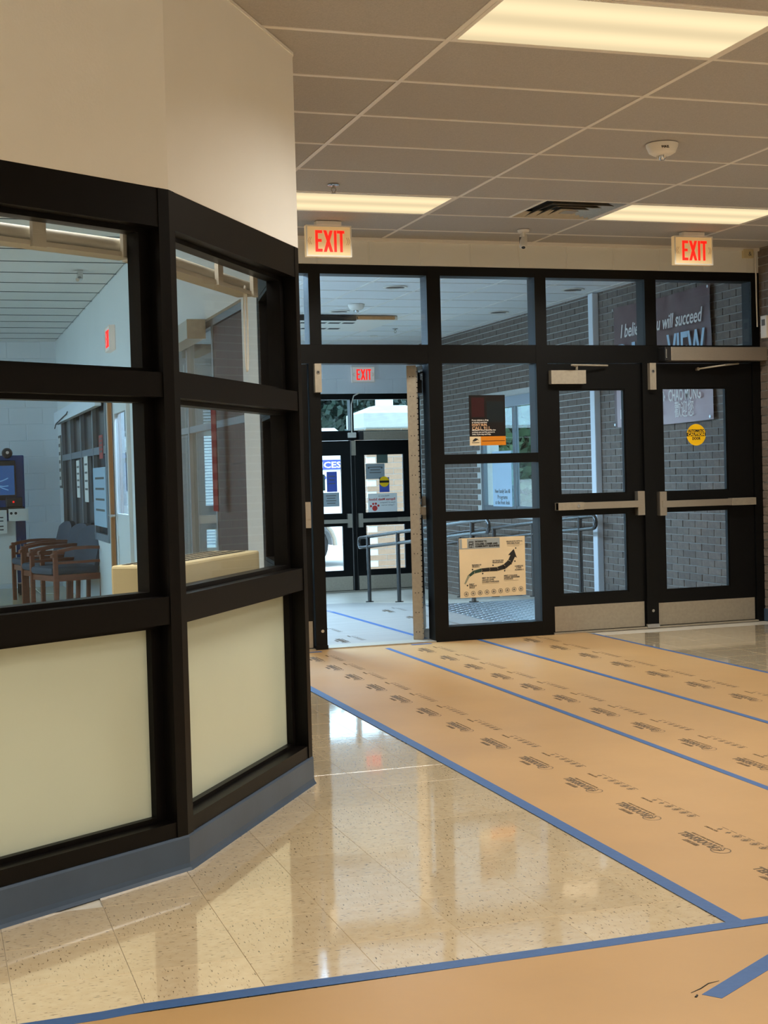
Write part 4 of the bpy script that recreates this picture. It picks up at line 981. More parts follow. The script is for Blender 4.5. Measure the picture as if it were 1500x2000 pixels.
for s, px, py, w in (('GRADUATE WITH A', 975, 285, 0.135), ('DIPLOMA PLAN', 985, 315, 0.105), ('READING BY', 365, 640, 0.078), ('GRADE 2', 365, 668, 0.060), ('ON TRACK FOR', 720, 585, 0.095), ('GRADUATION', 720, 614, 0.090), ('COMPLETE', 1115, 690, 0.070), ('A FAFSA', 1140, 718, 0.045), ('ALGEBRA 2', 1115, 748, 0.075),
                     ('MEET OR EXCEED', 535, 855, 0.112), ('GRADE LEVEL', 535, 888, 0.100), ('COURSE STANDARDS', 535, 920, 0.140), ('MEET COLLEGE', 920, 835, 0.110), ('CAREER READINESS', 920, 862, 0.132), ('STANDARDS', 920, 890, 0.075), ('EARLY', 310, 945, 0.042), ('LITERACY', 310, 972, 0.062), ('SKILLS', 310, 1000, 0.044)):
    text_into(mb, s, 0.0145, (U(px), yf-0.0006, V_(py)), '-y', bold=0.0005, width=w)
for px0, px1, py in ((985, 1270, 330), (985, 1200, 352), (535, 835, 938), (920, 1180, 908)): mb.box(U(px0), U(px1), yf-0.001, yf, V_(py), V_(py)+0.001)
mb.build('captions', 'ink_grey', pw, kind='stuff')
ctr = [(228, 940), (300, 810), (390, 745), (520, 718), (660, 712), (800, 712), (930, 680), (1030, 610), (1085, 510), (1105, 400)]
half = [12, 20, 25, 28, 30, 32, 38, 42, 42, 0]
seg_m = ['ink_sage', 'ink_green', 'ink_green', 'ink', 'ink', 'ink', 'ink', 'ink']
def offs(i):
    a = Vector(ctr[max(0, i-1)]); b = Vector(ctr[min(len(ctr)-1, i+1)]); d = (b-a).normalized(); return Vector((-d.y, d.x))
for i in range(8):
    p, q = Vector(ctr[i]), Vector(ctr[i+1]); n0, n1 = offs(i), offs(i+1)
    dd = (q-p).normalized(); tip = q+dd*14; gp = dd*6
    poly = [p+n0*half[i]+gp, q+n1*half[i+1], q+n1*(half[i+1]+14)-dd*8, tip+dd*6, q-n1*(half[i+1]+14)-dd*8, q-n1*half[i+1], p-n0*half[i]+gp, p+dd*18+gp]
    if i == 7: poly = [p+n0*half[i]+gp, q+n1*42, q+n1*80+dd*-10, Vector(ctr[9]), q-n1*80-dd*10, q-n1*42, p-n0*half[i]+gp, p+dd*18+gp]
    MB().prism([(U(a.x), V_(a.y)) for a in poly], FN, 0.0, 0.0006+0.0001*i).build('arrow_segment', seg_m[i], pw)
dot_me = MB().lathe([(0.006, -0.0006), (0.006, 0)], (0, 0, 0), 12, 'y').mesh('dot', 'ink')
for px, py in ((278, 953), (373, 700), (548, 773), (733, 648), (935, 745), (1120, 598), (1140, 387)): inst('dot', dot_me, pw, (U(px), yf, V_(py)))
ring_mb = MB(); ring(ring_mb, 0, 0, 0.0185, 0.0185, 0.0035, 18); ring_mb.v = [(x, -0.0006, y) for x, y, z in ring_mb.v]; ring_mb.box(-0.009, 0.009, -0.0008, 0, -0.004, 0.002); ring_mb.box(-0.003, 0.003, -0.0008, 0, -0.008, 0.010)
ring_me = ring_mb.mesh('round_icon', 'ink_grey')
for k in range(9): inst('round_icon', ring_me, pw, (U(255+120*k), yf, V_(1090-5*k)))
MB().box(U(200), U(290), yf-0.0018, yf-0.0006, V_(355), V_(205)).build('torn_patch', 'paper_cream', pw)

st = thing('caution_sticker', (5.928, YW+0.03, 1.447), 'round yellow AUTOMATIC CAUTION DOOR sticker on the closed glass door', 'sticker')
sy = YW+0.0305
MB().lathe([(0.087, sy-0.0008), (0.087, sy)], (5.93, 0, 1.533), 40, 'y').build('disc', 'sticker_yellow', st)
MB().box(5.93-0.0865, 5.93+0.0865, sy-0.0014, sy-0.0007, 1.522, 1.550).build('black_band', 'ink', st)
mb = MB(); text_into(mb, 'AUTOMATIC', 0.030, (5.857, sy-0.0018, 1.556), '-y', bold=0.0012, width=0.146); text_into(mb, 'DOOR', 0.030, (5.893, sy-0.0018, 1.494), '-y', bold=0.0012, width=0.075); mb.build('lettering', 'ink', st)
write('band_lettering', st, 'CAUTION', 0.031, (5.853, sy-0.0022, 1.5255), '-y', 'sticker_yellow', bold=0.0012, width=0.154)

# papers on the outer doors (seen from inside, printed towards the street)
YG = YO+0.02+0.018
for x0, x1, z0, z1, m, lab, lines in ((5.76, 6.03, 1.22, 1.43, 'paper_grey', 'grey notice with printed lines on the outer door', 3), (5.92, 6.08, 1.435, 1.555, 'paper_green', 'small dark green notice at the top of the outer door glass', 0),
        (5.20, 5.345, 1.06, 1.335, 'paper_blue', 'tall blue notice on the left outer door', 3), (5.14, 5.37, 0.86, 1.05, 'paper_grey', 'wide grey notice on the left outer door below the blue one', 4), (5.10, 5.175, 1.08, 1.30, 'paper_green', 'narrow green notice beside the blue one', 2)):
    o = sheet_y('door_notice', x0, x1, z0, z1, YG, m, lab, 'notice', 'notices on the outer doors')
    for k in range(lines):
        z = z1-(z1-z0)*(0.25+0.18*k); w = (x1-x0)*(0.62-0.1*(k % 2)); rect(o, 'print_line', (x0+x1)/2-w/2, (x0+x1)/2+w/2, z, z+0.012, YG-0.0009, 'ink_grey')
    if lines == 3 and m == 'paper_grey':
        for x in (x0+0.04, x1-0.04): MB().lathe([(0.014, YG-0.0016), (0.014, YG-0.0008)], (x, 0, z1-0.055), 12, 'y').build('seal', 'ink_grey', o)
cs = thing('door_decal', (6.0, YG, 1.04), 'round yellow decal with blue foot on the outer door glass', 'sticker')
MB().box(5.95, 6.095, YG-0.0008, YG, 1.035, 1.24).build('backing', 'paper_blue', cs)
MB().lathe([(0.072, YG-0.0016), (0.072, YG-0.0008)], (6.022, 0, 1.18), 28, 'y').build('disc', 'sticker_yellow', cs)
MB().box(5.952, 6.092, YG-0.0022, YG-0.0016, 1.165, 1.195).build('black_band', 'ink', cs)
pp = sheet_y('school_poster', 5.78, 6.20, 0.765, 1.02, YG, 'paper', 'white school poster with mirrored red lettering and a red paw print on the outer door', 'poster')
yy = YG-0.0012
mb = MB(); text_into(mb, 'Express Meals School', 0.045, (6.175, yy, 0.925), '-y', bold=0.0012, width=0.375, mirror=True); mb.build('red_lettering', 'ink_red', pp)
mb = MB(); text_into(mb, 'Welcome to', 0.03, (6.09, yy, 0.975), '-y', width=0.16, mirror=True); text_into(mb, 'Home of Champions', 0.028, (6.175, yy, 0.885), '-y', width=0.22, mirror=True); text_into(mb, 'Together we learn', 0.026, (6.16, yy, 0.85), '-y', width=0.19, mirror=True); mb.build('small_lettering', 'ink_grey', pp)
pm = MB(); pm.lathe([(0.038, yy-0.0006), (0.038, yy)], (5.875, 0, 0.818), 16, 'y')
for a, b in ((-0.055, 0.030), (-0.022, 0.060), (0.016, 0.062), (0.052, 0.034)): pm.lathe([(0.016, yy-0.0006), (0.016, yy)], (5.875+a, 0, 0.818+b), 12, 'y')
pm.build('paw_print', 'ink_red', pp)

# sign in the brick wall window (facing into the vestibule)
sg = thing('window_sign', (XR+0.012, 15.55, 0.86), 'pale blue hand lettered sign standing in the brick wall window', 'sign')
xs = XR+0.012
MB().box(xs-0.001, xs, 15.28, 15.86, 0.86, 1.52).build('sheet', 'banner_blue', sg)
mb = MB()
for s, z, w in (('Scan QR Code!', 1.40, 0.42), ('New Family? See All', 1.02, 0.46), ('Programs', 0.95, 0.30), ('at the front desk', 0.885, 0.44)): text_into(mb, s, 0.07, (xs-0.0022, 15.57+w/2, z), '-x', width=w)
mb.build('lettering', 'ink_grey', sg)

# ------------------------------------------------------------------ banner on the brick wall
BY0, BY1, BZ0, BZ1 = 10.74, 12.55, 1.682, 2.85
bn = thing('vinyl_banner', (XR, 11.6, BZ0), 'wrinkled maroon vinyl banner with white lettering hung on the brick wall', 'banner')
NU, NV = 72, 44; vs_ = []; fs_ = []; mi = []
def bx_off(u, v): return 0.034+0.006*math.sin(9*u+3*v)*math.sin(4*v+1)+0.006*math.sin(23*u+2*math.sin(5*v))*(0.3+v*0.7)+0.012*max(0, v-0.85)*math.sin(31*u)*4
for j in range(NV+1):
    for i in range(NU+1):
        u, v = i/NU, j/NV
        yq = BY1+(BY0-BY1)*u; sag = 0.012*math.sin(PI*u)
        vs_.append((XR-bx_off(u, v), yq-(0.012*(1-v)**3 if u > 0.98 else 0), BZ0+(BZ1-BZ0)*v-sag))
for j in range(NV):
    for i in range(NU):
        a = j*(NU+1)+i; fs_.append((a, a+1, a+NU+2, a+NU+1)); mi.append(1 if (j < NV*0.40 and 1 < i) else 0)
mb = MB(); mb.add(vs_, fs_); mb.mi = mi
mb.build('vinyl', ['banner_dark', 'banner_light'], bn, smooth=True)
def bpt(u, v): return (XR-0.056, BY1+(BY0-BY1)*u, BZ0+(BZ1-BZ0)*v)
mb = MB(); text_into(mb, 'I believe.', 0.18, bpt(0.10, 0.735), '-x', bold=0.002, shear=0.25, width=0.52); text_into(mb, 'You will succeed', 0.18, bpt(0.40, 0.735), '-x', bold=0.002, shear=0.25, width=0.96)
mb.build('slogan', 'ink_white', bn)
mb = MB(); text_into(mb, 'RI', 0.42, bpt(0.06, 0.43), '-x', bold=0.008, width=0.34); text_into(mb, 'VIEW', 0.42, bpt(0.60, 0.43), '-x', bold=0.008, width=0.66); mb.build('name_lettering', 'banner_blue', bn)
mb = MB(); text_into(mb, 'WELCOME ALL', 0.15, bpt(0.10, 0.285), '-x', bold=0.003, width=1.30); text_into(mb, 'CHÀO MỪNG', 0.15, bpt(0.60, 0.165), '-x', bold=0.002, width=0.56); text_into(mb, 'BIENVENIDOS', 0.13, bpt(0.08, 0.065), '-x', bold=0.002, width=0.80)
text_into(mb, '歡迎您', 0.16, bpt(0.66, 0.045), '-x', width=0.33); text_into(mb, 'እንኳን መጡ', 0.13, bpt(0.30, 0.17), '-x', width=0.48); mb.build('greetings', 'ink_white', bn)
gr_me = MB().lathe([(0.014, -0.002), (0.014, 0.0)], (0, 0, 0), 12, 'x').mesh('grommet', 'steel')
for u in (0.012, 0.988):
    for v in (0.02, 0.98): p = bpt(u, v); inst('grommet', gr_me, bn, (XR-0.050, p[1], p[2]))

# ------------------------------------------------------------------ office behind the glass
ht = thing('convector_heater', (1.0, 5.2, 0), 'cream metal convector heater with perforated top inside the angled screen', 'heater')
hb = MB(); hb.prism([(0.30, 0.0), (1.20, 0.0), (1.20, 0.985), (0.30, 0.985)], fnB, -0.40, -0.17); hb.build('cabinet', 'beige_metal', ht, bevel=0.01)
mb = MB(); mb.prism([(0.29, 0.86), (1.21, 0.86), (1.21, 0.868), (0.29, 0.868)], fnB, -0.405, -0.165); mb.build('seam_trim', 'alum_dull', ht)
pf = MB()
for i in range(24):
    for j in range(4):
        s = 0.34+0.034*i; o = -0.375+0.046*j; pf.prism([(s, 0.985), (s+0.022, 0.985), (s+0.022, 0.9865), (s, 0.9865)], fnB, o, o+0.026)
pf.build('grille_holes', 'dark_void', ht, kind='stuff')
ro = thing('door_operator', (XO, 8.6, 2.17), 'aluminium door opener box on the office side of the glazed opening', 'door opener')
MB().box(XO-0.11, XO, 8.25, 9.6, 2.11, 2.22).build('cover', 'aluminium', ro, bevel=0.004)
MB().box(XO-0.112, XO-0.002, 8.235, 8.25, 2.108, 2.222).build('end_cap', 'alum_dull', ro)
rc = thing('red_curtain', (XO-0.06, 7.9, 0.66), 'narrow dark red curtain hanging in front of the dark office panel', 'curtain')
cp = MB(); vv = []; 
for k in range(25):
    t = k/24; vv.append((XO-0.03+0.008*math.sin(t*14), 7.88+0.12*t))
for (xa, ya), (xb, yb) in zip(vv, vv[1:]): cp.add([(xa, ya, 1.10), (xb, yb, 1.10), (xb, yb, 1.78), (xa, ya, 1.78)], [(0, 1, 2, 3)])
cp.build('cloth', 'red_cloth', rc, smooth=True)
MB().box(XO-0.05, XO+0.03, 7.86, 8.02, 1.78, 1.80).build('curtain_rod', 'black_plastic', rc)

# office door standing in the side wall
od = thing('door_7', (XO, 12.2, 0), 'white office door with tall glass and wooden edge in the side wall', 'door', kind='structure')
for y in (11.55, 12.79): MB().box(XO-0.03, XO+0.12, y, y+0.06, 0, 2.12).build('jamb', 'wall_white', od)
MB().box(XO-0.03, XO+0.12, 11.61, 12.79, 2.05, 2.12).build('head_jamb', 'wall_white', od)
for y0, y1 in ((11.63, 11.78), (12.62, 12.77)): MB().box(XO+0.01, XO+0.055, y0, y1, 0.01, 2.04).build('stile', 'wall_white', od)
for z0, z1 in ((0.01, 0.20), (0.80, 1.0), (1.88, 2.04)): MB().box(XO+0.012, XO+0.053, 11.78, 12.62, z0, z1).build('rail', 'wall_white', od)
MB().box(XO+0.025, XO+0.035, 11.78, 12.62, 1.0, 1.88).build('glass_pane', 'glass', od); MB().box(XO+0.02, XO+0.04, 11.78, 12.62, 0.20, 0.80).build('lower_panel', 'wall_white', od)
MB().box(XO-0.032, XO+0.0, 12.72, 12.80, 0.0, 2.05).build('wooden_edge', 'wood_light', od)
MB().tube([(XO-0.0, 12.66, 0.98), (XO-0.06, 12.66, 0.98), (XO-0.06, 12.54, 0.98)], 0.012, 8).build('lever_handle', 'steel', od)
bh = thing('window_blind', (XO-0.06, 14.5, 2.0), 'raised white blind above the dark office glazing', 'blind')
MB().box(XO-0.10, XO-0.045, 13.1, 17.35, 1.98, 2.12).build('head_rail', 'blind', bh)
MB().tube([(XO-0.11, 15.6, 2.05), (XO-0.115, 15.65, 2.03), (XO-0.11, 17.0, 1.98), (XO-0.11, 17.2, 1.93)], 0.006, 6).build('cord', 'black_plastic', bh)

def make_chair():
    c = local(thing('armchair', (0, 0, 0), 'x', 'chair', 'armchairs along the office glazing'))
    # own frame: x forward, y sideways, width 0.56, depth 0.55
    W2 = 0.26
    MB().box(-0.24, 0.27, -0.235, 0.235, 0.40, 0.475).build('seat', 'upholstery', c, bevel=0.03, smooth=True)
    bk = MB(); n = 9
    P0 = []; 
    for k in range(n):
        t = k/(n-1); y = -0.235+0.47*t; bow = -0.03*(1-(2*t-1)**2)
        top = 0.86-0.06*abs(2*t-1)**2.5
        P0.append((y, bow, top))
    for (ya, ba, ta), (yb, bb, tb_) in zip(P0, P0[1:]):
        bk.add([(-0.235+ba, ya, 0.46), (-0.235+bb, yb, 0.46), (-0.33+bb, yb, tb_), (-0.33+ba, ya, ta), (-0.185+ba, ya, 0.46), (-0.185+bb, yb, 0.46), (-0.28+bb, yb, tb_), (-0.28+ba, ya, ta)],
               [(0, 1, 2, 3), (7, 6, 5, 4), (0, 4, 5, 1), (3, 2, 6, 7)] + ([(0, 3, 7, 4)] if ya == P0[0][0] else []) + ([(1, 5, 6, 2)] if yb == P0[-1][0] else []))
    bk.build('backrest', 'upholstery', c, smooth=True)
    for s in (-1, 1):
        y = s*W2
        MB().obox((0.235, y, 0.32), (0.022, 0, 0), (0, 0.018, 0), (0, 0, 0.32)).build('leg', 'wood', c, bevel=0.006)
        MB().obox((-0.255, y, 0.33), (0.020, 0, 0), (0, 0.018, 0), (-0.012, 0, 0.33)).build('leg', 'wood', c, bevel=0.006)
        a = MB(); pts = [(0.275, 0.60), (0.20, 0.645), (0.05, 0.668), (-0.10, 0.67), (-0.285, 0.66)]
        for (xa, za), (xb, zb) in zip(pts, pts[1:]):
            a.add([(xa, y-0.026, za), (xb, y-0.026, zb), (xb, y+0.026, zb), (xa, y+0.026, za), (xa, y-0.026, za-0.03), (xb, y-0.026, zb-0.03), (xb, y+0.026, zb-0.03), (xa, y+0.026, za-0.03)],
                  [(0, 1, 2, 3), (7, 6, 5, 4), (0, 4, 5, 1), (2, 6, 7, 3), (0, 3, 7, 4), (1, 5, 6, 2)])
        a.build('armrest', 'wood', c)
        MB().box(-0.245, 0.225, y-0.012, y+0.012, 0.34, 0.40).build('side_rail', 'wood', c)
        MB().box(-0.245, 0.225, y-0.010, y+0.010, 0.505, 0.53).build('arm_slat', 'wood', c)
    MB().box(0.215, 0.240, -0.245, 0.245, 0.34, 0.395).build('front_rail', 'wood', c)
    MB().box(-0.265, -0.24, -0.245, 0.245, 0.34, 0.395).build('back_rail', 'wood', c)
    return c
ch = make_chair()
for k, (x, y, a, lab) in enumerate(((1.29, 14.15, PI+0.36, 'wooden armchair with slate blue seat next to the office door'), (1.24, 14.85, PI+0.30, 'wooden armchair with slate blue seat between the two others'), (1.19, 15.95, PI+0.20, 'wooden armchair with slate blue seat nearest the blue kiosk'))):
    c = ch if k == 0 else copy_tree(ch)
    c.location = (x, y, -0.001); c.rotation_euler.z = a; c['label'] = lab

kx, ky = 0.86, 17.0
ki = thing('computer_kiosk', (kx, ky, 0), 'tall blue kiosk with screen, scanner and taped papers standing on casters', 'kiosk')
MB().box(kx-0.40, kx+0.25, ky+0.05, ky+0.16, 0.16, 1.62).build('back_panel', 'blue_panel', ki, bevel=0.01)
MB().box(kx-0.36, kx+0.12, ky-0.22, ky+0.05, 0.14, 0.86).build('cabinet', 'wall_white', ki, bevel=0.006)
MB().box(kx+0.12, kx+0.17, ky-0.10, ky+0.05, 0.14, 0.86).build('side_post', 'blue_panel', ki)
MB().box(kx-0.40, kx+0.22, ky-0.28, ky+0.05, 0.95, 1.02).build('shelf', 'black_plastic', ki, bevel=0.006)
sn = MB().box(kx-0.38, kx+0.15, ky-0.06, ky, 1.10, 1.56).build('monitor', 'black_plastic', ki, bevel=0.008)
MB().box(kx-0.36, kx+0.13, ky-0.062, ky-0.060, 1.16, 1.50).build('screen', 'screen', sn)
wv = MB()
for q in range(3):
    pts = [(kx-0.36+0.06*i, ky-0.0635, 1.26+0.05*q+0.05*math.sin(i*0.6+q)) for i in range(9)]; wv.tube([p for p in pts if p[0] < kx+0.12], 0.006, 4)
wv.build('screen_waves', 'screen_wave', sn)
MB().tube([(kx-0.1, ky, 1.56), (kx-0.1, ky-0.03, 1.70)], 0.03, 10).build('camera_stem', 'black_plastic', ki)
MB().lathe([(0.0, -0.06), (0.05, -0.05), (0.062, 0.0), (0.05, 0.05), (0.0, 0.06)], (kx+0.06, ky-0.03, 1.645), 16, 'y').build('webcam', 'black_plastic', ki, smooth=True)
MB().lathe([(0.018, -0.006), (0.018, 0.0)], (kx+0.06, ky-0.09, 1.65), 12, 'y').build('webcam_lens', 'steel', ki)
MB().box(kx+0.02, kx+0.20, ky-0.27, ky-0.12, 1.02, 1.13).build('card_scanner', 'black_plastic', ki, bevel=0.01); MB().box(kx+0.09, kx+0.11, ky-0.273, ky-0.27, 1.07, 1.09).build('scanner_light', 'exit_red', ki)
MB().box(kx-0.35, kx+0.02, ky-0.286, ky-0.283, 0.72, 0.99).build('notice_sheet', 'paper', ki); MB().box(kx+0.04, kx+0.26, ky-0.286, ky-0.283, 0.86, 1.0).build('notice_sheet', 'paper', ki)
for z in (0.90, 0.86, 0.80, 0.76): MB().box(kx-0.20, kx-0.02, ky-0.288, ky-0.286, z, z+0.012).build('print_line', 'ink', ki)
for q in (0.07, 0.12): MB().lathe([(0.016, -0.002), (0.016, 0.0)], (kx+q, ky-0.286, 0.95), 10, 'y').build('printed_mark', 'ink', ki)
for x in (kx-0.33, kx+0.16):
    for y in (ky-0.20, ky+0.08):
        MB().lathe([(0.07, -0.022), (0.07, 0.022)], (x, y, 0.069), 18, 'x').build('caster', 'rubber', ki); MB().box(x-0.03, x+0.03, y-0.03, y+0.03, 0.135, 0.15).build('caster_plate', 'steel', ki)
MB().tube([(kx+0.16, ky-0.05, 0.80), (kx+0.18, ky-0.08, 0.40), (kx+0.22, ky-0.15, 0.16), (kx+0.38, ky-0.25, 0.006), (kx+0.55, ky-0.30, 0.006)], 0.006, 6).build('power_cord', 'white_plastic', ki)

# papers on the office glazing and wall
for k, (y, z0, z1, w, m, lab) in enumerate(((15.55, 1.12, 1.52, 0.30, 'paper', 'printed list sheet taped on the dark office glazing'), (14.75, 1.08, 1.55, 0.34, 'paper', 'longer curled sheet taped on the dark office glazing'), (13.62, 0.86, 1.42, 1.00, 'banner_blue', 'wide blue poster leaning on the office glazing by the door'), (13.4, 1.50, 1.72, 0.28, 'paper_red', 'red pennant on the office glazing by the door'))):
    o = thing('glazing_notice', (XO-0.05, y, z0), lab, 'notice', 'papers on the office glazing')
    MB().add([(XO-0.024, y-w/2, z0), (XO-0.024, y+w/2, z0), (XO-0.024, y+w/2, z1), (XO-0.024, y-w/2, z1), (XO-0.0205, y-w/2, z0), (XO-0.0205, y+w/2, z0), (XO-0.0205, y+w/2, z1), (XO-0.0205, y-w/2, z1)], [(0, 1, 2, 3), (7, 6, 5, 4), (0, 4, 5, 1), (2, 6, 7, 3), (1, 5, 6, 2), (0, 3, 7, 4)]).build('sheet', m, o)
    for q in range(4): MB().box(XO-0.0255, XO-0.024, y-w*0.38, y+w*0.32, z1-(z1-z0)*(0.2+0.18*q), z1-(z1-z0)*(0.2+0.18*q)+0.02).build('print_line', 'ink_grey', o)
wn = thing('wall_notice', (XO-0.01, 17.65, 1.2), 'framed notice on the white wall in the far office corner', 'notice')
MB().box(XO-0.02, XO-0.001, 17.5, 17.8, 1.22, 1.86).build('frame', 'ink_grey', wn); MB().box(XO-0.022, XO-0.02, 17.52, 17.78, 1.25, 1.83).build('sheet', 'paper', wn)
for q in range(5): MB().box(XO-0.0235, XO-0.022, 17.56, 17.74, 1.32+0.1*q, 1.36+0.1*q).build('print_line', 'ink_grey', wn)
bn2 = thing('waste_bin', (1.5, 10.5, 0), 'cream lidded bin against the white office side wall', 'bin')
MB().box(1.43, 1.585, 10.3, 10.7, 0.0, 0.55).build('bin_body', 'beige_metal', bn2, bevel=0.01); MB().box(1.415, 1.595, 10.28, 10.72, 0.55, 0.63).build('lid', 'beige_metal', bn2, bevel=0.012)
oc1 = thing('ceiling_sensor', (1.28, 12.0, CEIL), 'small metal sensor on the office ceiling near the side wall', 'sensor')
MB().box(1.26, 1.30, 11.9, 12.0, CEIL-0.07, CEIL).build('bracket', 'steel', oc1); MB().tube([(1.28, 11.92, CEIL-0.06), (1.25, 11.86, CEIL-0.085)], 0.016, 10).build('barrel', 'steel', oc1)

# ------------------------------------------------------------------ outside
MB().box(-60, 90, YO+0.2, 120, ZL-0.3, ZL-0.02).build('floor_outside', 'concrete', label='pale concrete forecourt outside the outer doors', cat='ground', kind='structure')
MB().box(XR+0.25, 90, -40, YO+0.2, ZL-0.3, ZL-0.02).build('floor_side_yard', 'concrete', label='pale paved yard beyond the brick wall window', cat='ground', kind='structure')
MB().box(-60, XL-0.2, -40, YO+0.2, ZL-0.3, ZL-0.02).build('floor_left_yard', 'concrete', label='pale paved yard beyond the office window', cat='ground', kind='structure')
pr_ = thing('brick_pier', (7.35, 22.3, ZL), 'tan brick entrance pier with a stone cap outside the doors', 'pier')
X0, X1, Y0, Y1 = 6.86, 7.90, 22.0, 22.9
MB().box(X0+0.008, X1-0.008, Y0+0.008, Y1, ZL-0.02, 2.05).build('core', 'mortar_light', pr_)
bt = MB().box(0, BL*1.45, 0, 0.06, 0, BH*1.45).mesh('brick', 'brick_tan')
bw, bh_ = (BL*1.45+JT), (BH*1.45+JT); nb = 0
for c in range(25):
    z = ZL+bh_*c
    if z+bh_ > 2.06: break
    for k in range(-1, 4):
        x = X0+bw*k+(bw/2 if c % 2 else 0)
        if x >= X0-0.01 and x+BL*1.45 <= X1+0.01: inst('brick', bt, pr_, (x, Y0, z)); nb += 1
    for k in range(3):
        y = Y0+0.1+bw*k
        if y+BL*1.45 <= Y1: inst('brick', bt, pr_, (X0+0.06, y, z), PI/2); nb += 1
cap = MB(); cap.box(X0-0.05, X1+0.05, Y0-0.05, Y1+0.05, 2.05, 2.28); cap.add([(X0-0.05, Y0-0.05, 2.28), (X1+0.05, Y0-0.05, 2.28), (X1+0.05, Y1+0.05, 2.28), (X0-0.05, Y1+0.05, 2.28), (7.15, 22.3, 2.42), (7.65, 22.3, 2.42), (7.65, 22.7, 2.42), (7.15, 22.7, 2.42)], [(0, 1, 5, 4), (1, 2, 6, 5), (2, 3, 7, 6), (3, 0, 4, 7), (4, 5, 6, 7)])
cap.build('stone_cap', 'stone', pr_); MB().box(7.22, 7.45, 22.35, 22.6, 2.40, 4.6).build('post', 'white_pipe', pr_)

vn = thing('service_van', (5.6, 24.6, ZL), 'white service van with blue SERVICES lettering parked outside', 'van')
vz0 = ZL-0.02
def arc(cx, cz, r, n=12): return [(cx+r*math.cos(PI-PI*k/n), cz+r*math.sin(PI-PI*k/n)) for k in range(n+1)]
side = [(1.9, vz0+0.35)]+[(x, vz0+z) for x, z in arc(3.0, 0.38, 0.48)]+[(x, vz0+z) for x, z in arc(6.35, 0.38, 0.48)]+[(7.25, vz0+0.35), (7.32, vz0+0.75), (7.28, vz0+1.05), (7.22, vz0+2.2), (6.9, vz0+2.45), (2.0, vz0+2.45), (1.9, vz0+2.2)]
MB().prism(side, lambda u, v, d: (u, d, v), 24.0, 25.8).build('body', 'van_white', vn)
for x in (3.0, 6.35):
    for y in (24.02, 25.55):
        wh = MB().lathe([(0.37, 0.0), (0.39, 0.03), (0.39, 0.20), (0.37, 0.23)], (x, y, vz0+0.39), 28, 'y').build('wheel', 'rubber', vn, smooth=True); MB().lathe([(0.24, -0.012), (0.24, 0.0)], (x, y, vz0+0.39), 20, 'y').build('hub_cap', 'steel', wh)
    mb = MB(); mb.tube([(q[0], 23.99, q[1]) for q in [(a, vz0+b) for a, b in arc(x, 0.38, 0.50)]], 0.035, 8); mb.build('wheel_arch', 'alum_dull', vn, smooth=True)
MB().box(7.20, 7.45, 24.0, 25.8, vz0+0.42, vz0+0.60).build('bumper', 'alum_dull', vn, bevel=0.02)
MB().box(7.12, 7.20, 23.985, 24.0, vz0+0.8, vz0+1.1).build('tail_lamp', 'paper_red', vn)
mb = MB(); mb.box(6.15, 7.05, 23.985, 24.0, vz0+1.72, vz0+1.89); mb.build('name_plate', 'paper_blue', vn)
write('name_lettering', vn, 'SERVICES', 0.15, (6.20, 23.983, vz0+1.75), '-y', 'ink_white', bold=0.004, width=0.80)
write('sub_lettering', vn, 'and Repair', 0.13, (6.20, 23.995, vz0+1.55), '-y', 'paper_blue', bold=0.003, width=0.70)
MB().box(2.1, 3.4, 23.99, 24.0, vz0+1.45, vz0+2.1).build('cab_window', 'lamp_dark', vn)

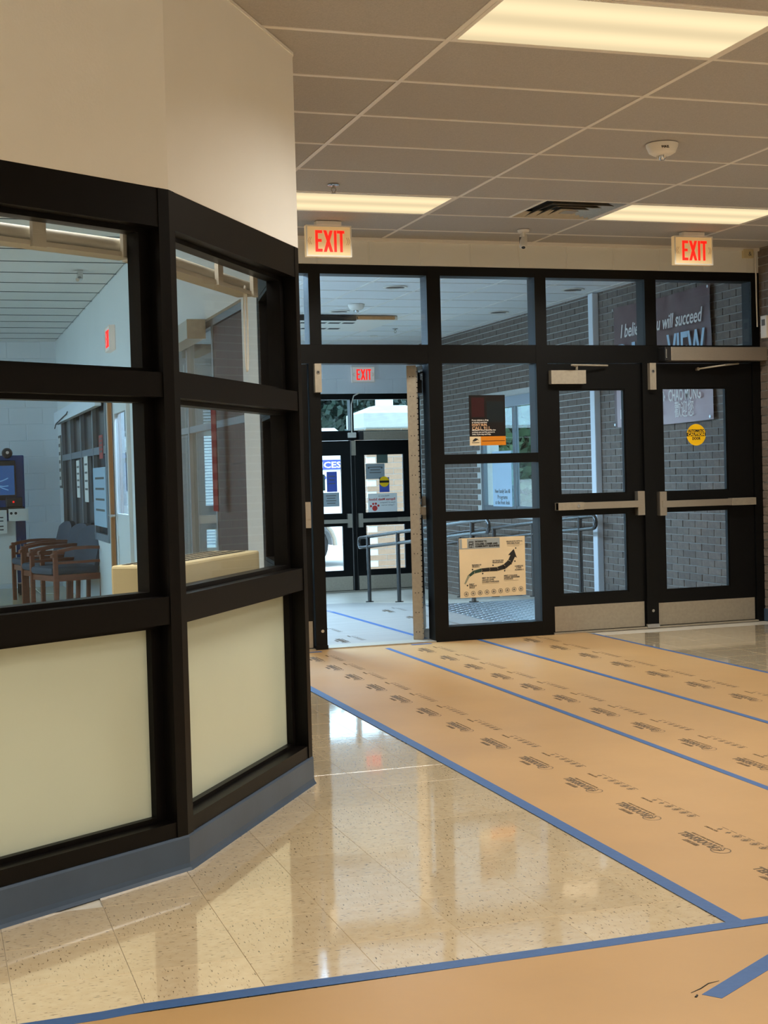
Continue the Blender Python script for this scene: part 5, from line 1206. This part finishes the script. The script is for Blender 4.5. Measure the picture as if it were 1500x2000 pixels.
def tree(x, y, h, r, lab, m, n, seed):
    rnd = random.Random(seed)
    t = thing('leafy_tree', (x, y, ZL-0.02), lab, 'tree', 'trees around the building')
    z0 = ZL-0.02; tk = MB(); tk.tube([(x, y, z0), (x+0.05, y, z0+h*0.3), (x-0.04, y+0.05, z0+h*0.6)], [0.22, 0.17, 0.10], 10)
    for k in range(6):
        a = 2*PI*k/6+rnd.random(); tk.tube([(x, y, z0+h*(0.28+0.04*k)), (x+r*0.35*math.cos(a), y+r*0.35*math.sin(a), z0+h*0.5), (x+r*0.7*math.cos(a), y+r*0.7*math.sin(a), z0+h*0.68)], [0.09, 0.06, 0.02], 6)
    tk.build('trunk', 'bark', t, smooth=True)
    cl = [(Vector((rnd.gauss(0, 0.45)*r, rnd.gauss(0, 0.45)*r, z0+h*0.46+rnd.gauss(0, 0.18)*h*0.9)), rnd.uniform(0.28, 0.5)*r) for _ in range(34)]
    lf = MB(); vs_, fs_ = [], []
    for k in range(int(n*2.2)):
        c, cr = cl[k % len(cl)]; d = Vector((rnd.gauss(0, 1), rnd.gauss(0, 1), rnd.gauss(0, 1))).normalized()*cr*rnd.uniform(0.6, 1.05)
        p = Vector((x, y, 0))+c+d; a = Vector((rnd.gauss(0, 1), rnd.gauss(0, 1), rnd.gauss(0, 1))).normalized(); b = a.cross(Vector((rnd.gauss(0, 1), rnd.gauss(0, 1), 0.3))).normalized(); s = rnd.uniform(0.09, 0.17)
        o = len(vs_); vs_ += [p-a*s, p-b*s*0.5, p+a*s, p+b*s*0.5]; fs_.append((o, o+1, o+2, o+3))
    lf.add(vs_, fs_); lf.build('foliage', m, t, kind='stuff')
tree(9.4, 38.5, 7.5, 2.8, 'large dark green tree behind the white van', 'leaf', 9000, 1)
tree(17.2, 48.0, 9.5, 3.6, 'large green tree behind the brick pier', 'leaf', 10000, 2)
tree(4.0, 44.0, 8.0, 3.4, 'broad green tree further along the forecourt', 'leaf', 6000, 3)
tree(14.6, 33.0, 6.2, 2.2, 'light green tree seen through the brick wall window', 'leaf_light', 8000, 4)
tree(25.0, 60.0, 8.5, 3.6, 'light green tree standing beyond the side yard', 'leaf_light', 7000, 5)
tree(10.4, 24.6, 4.2, 1.3, 'low bushy light green tree close to the brick wall', 'leaf_light', 5000, 6)
tree(9.2, 58.0, 10.0, 4.0, 'tallest dark green tree far beyond the forecourt', 'leaf', 9000, 7)
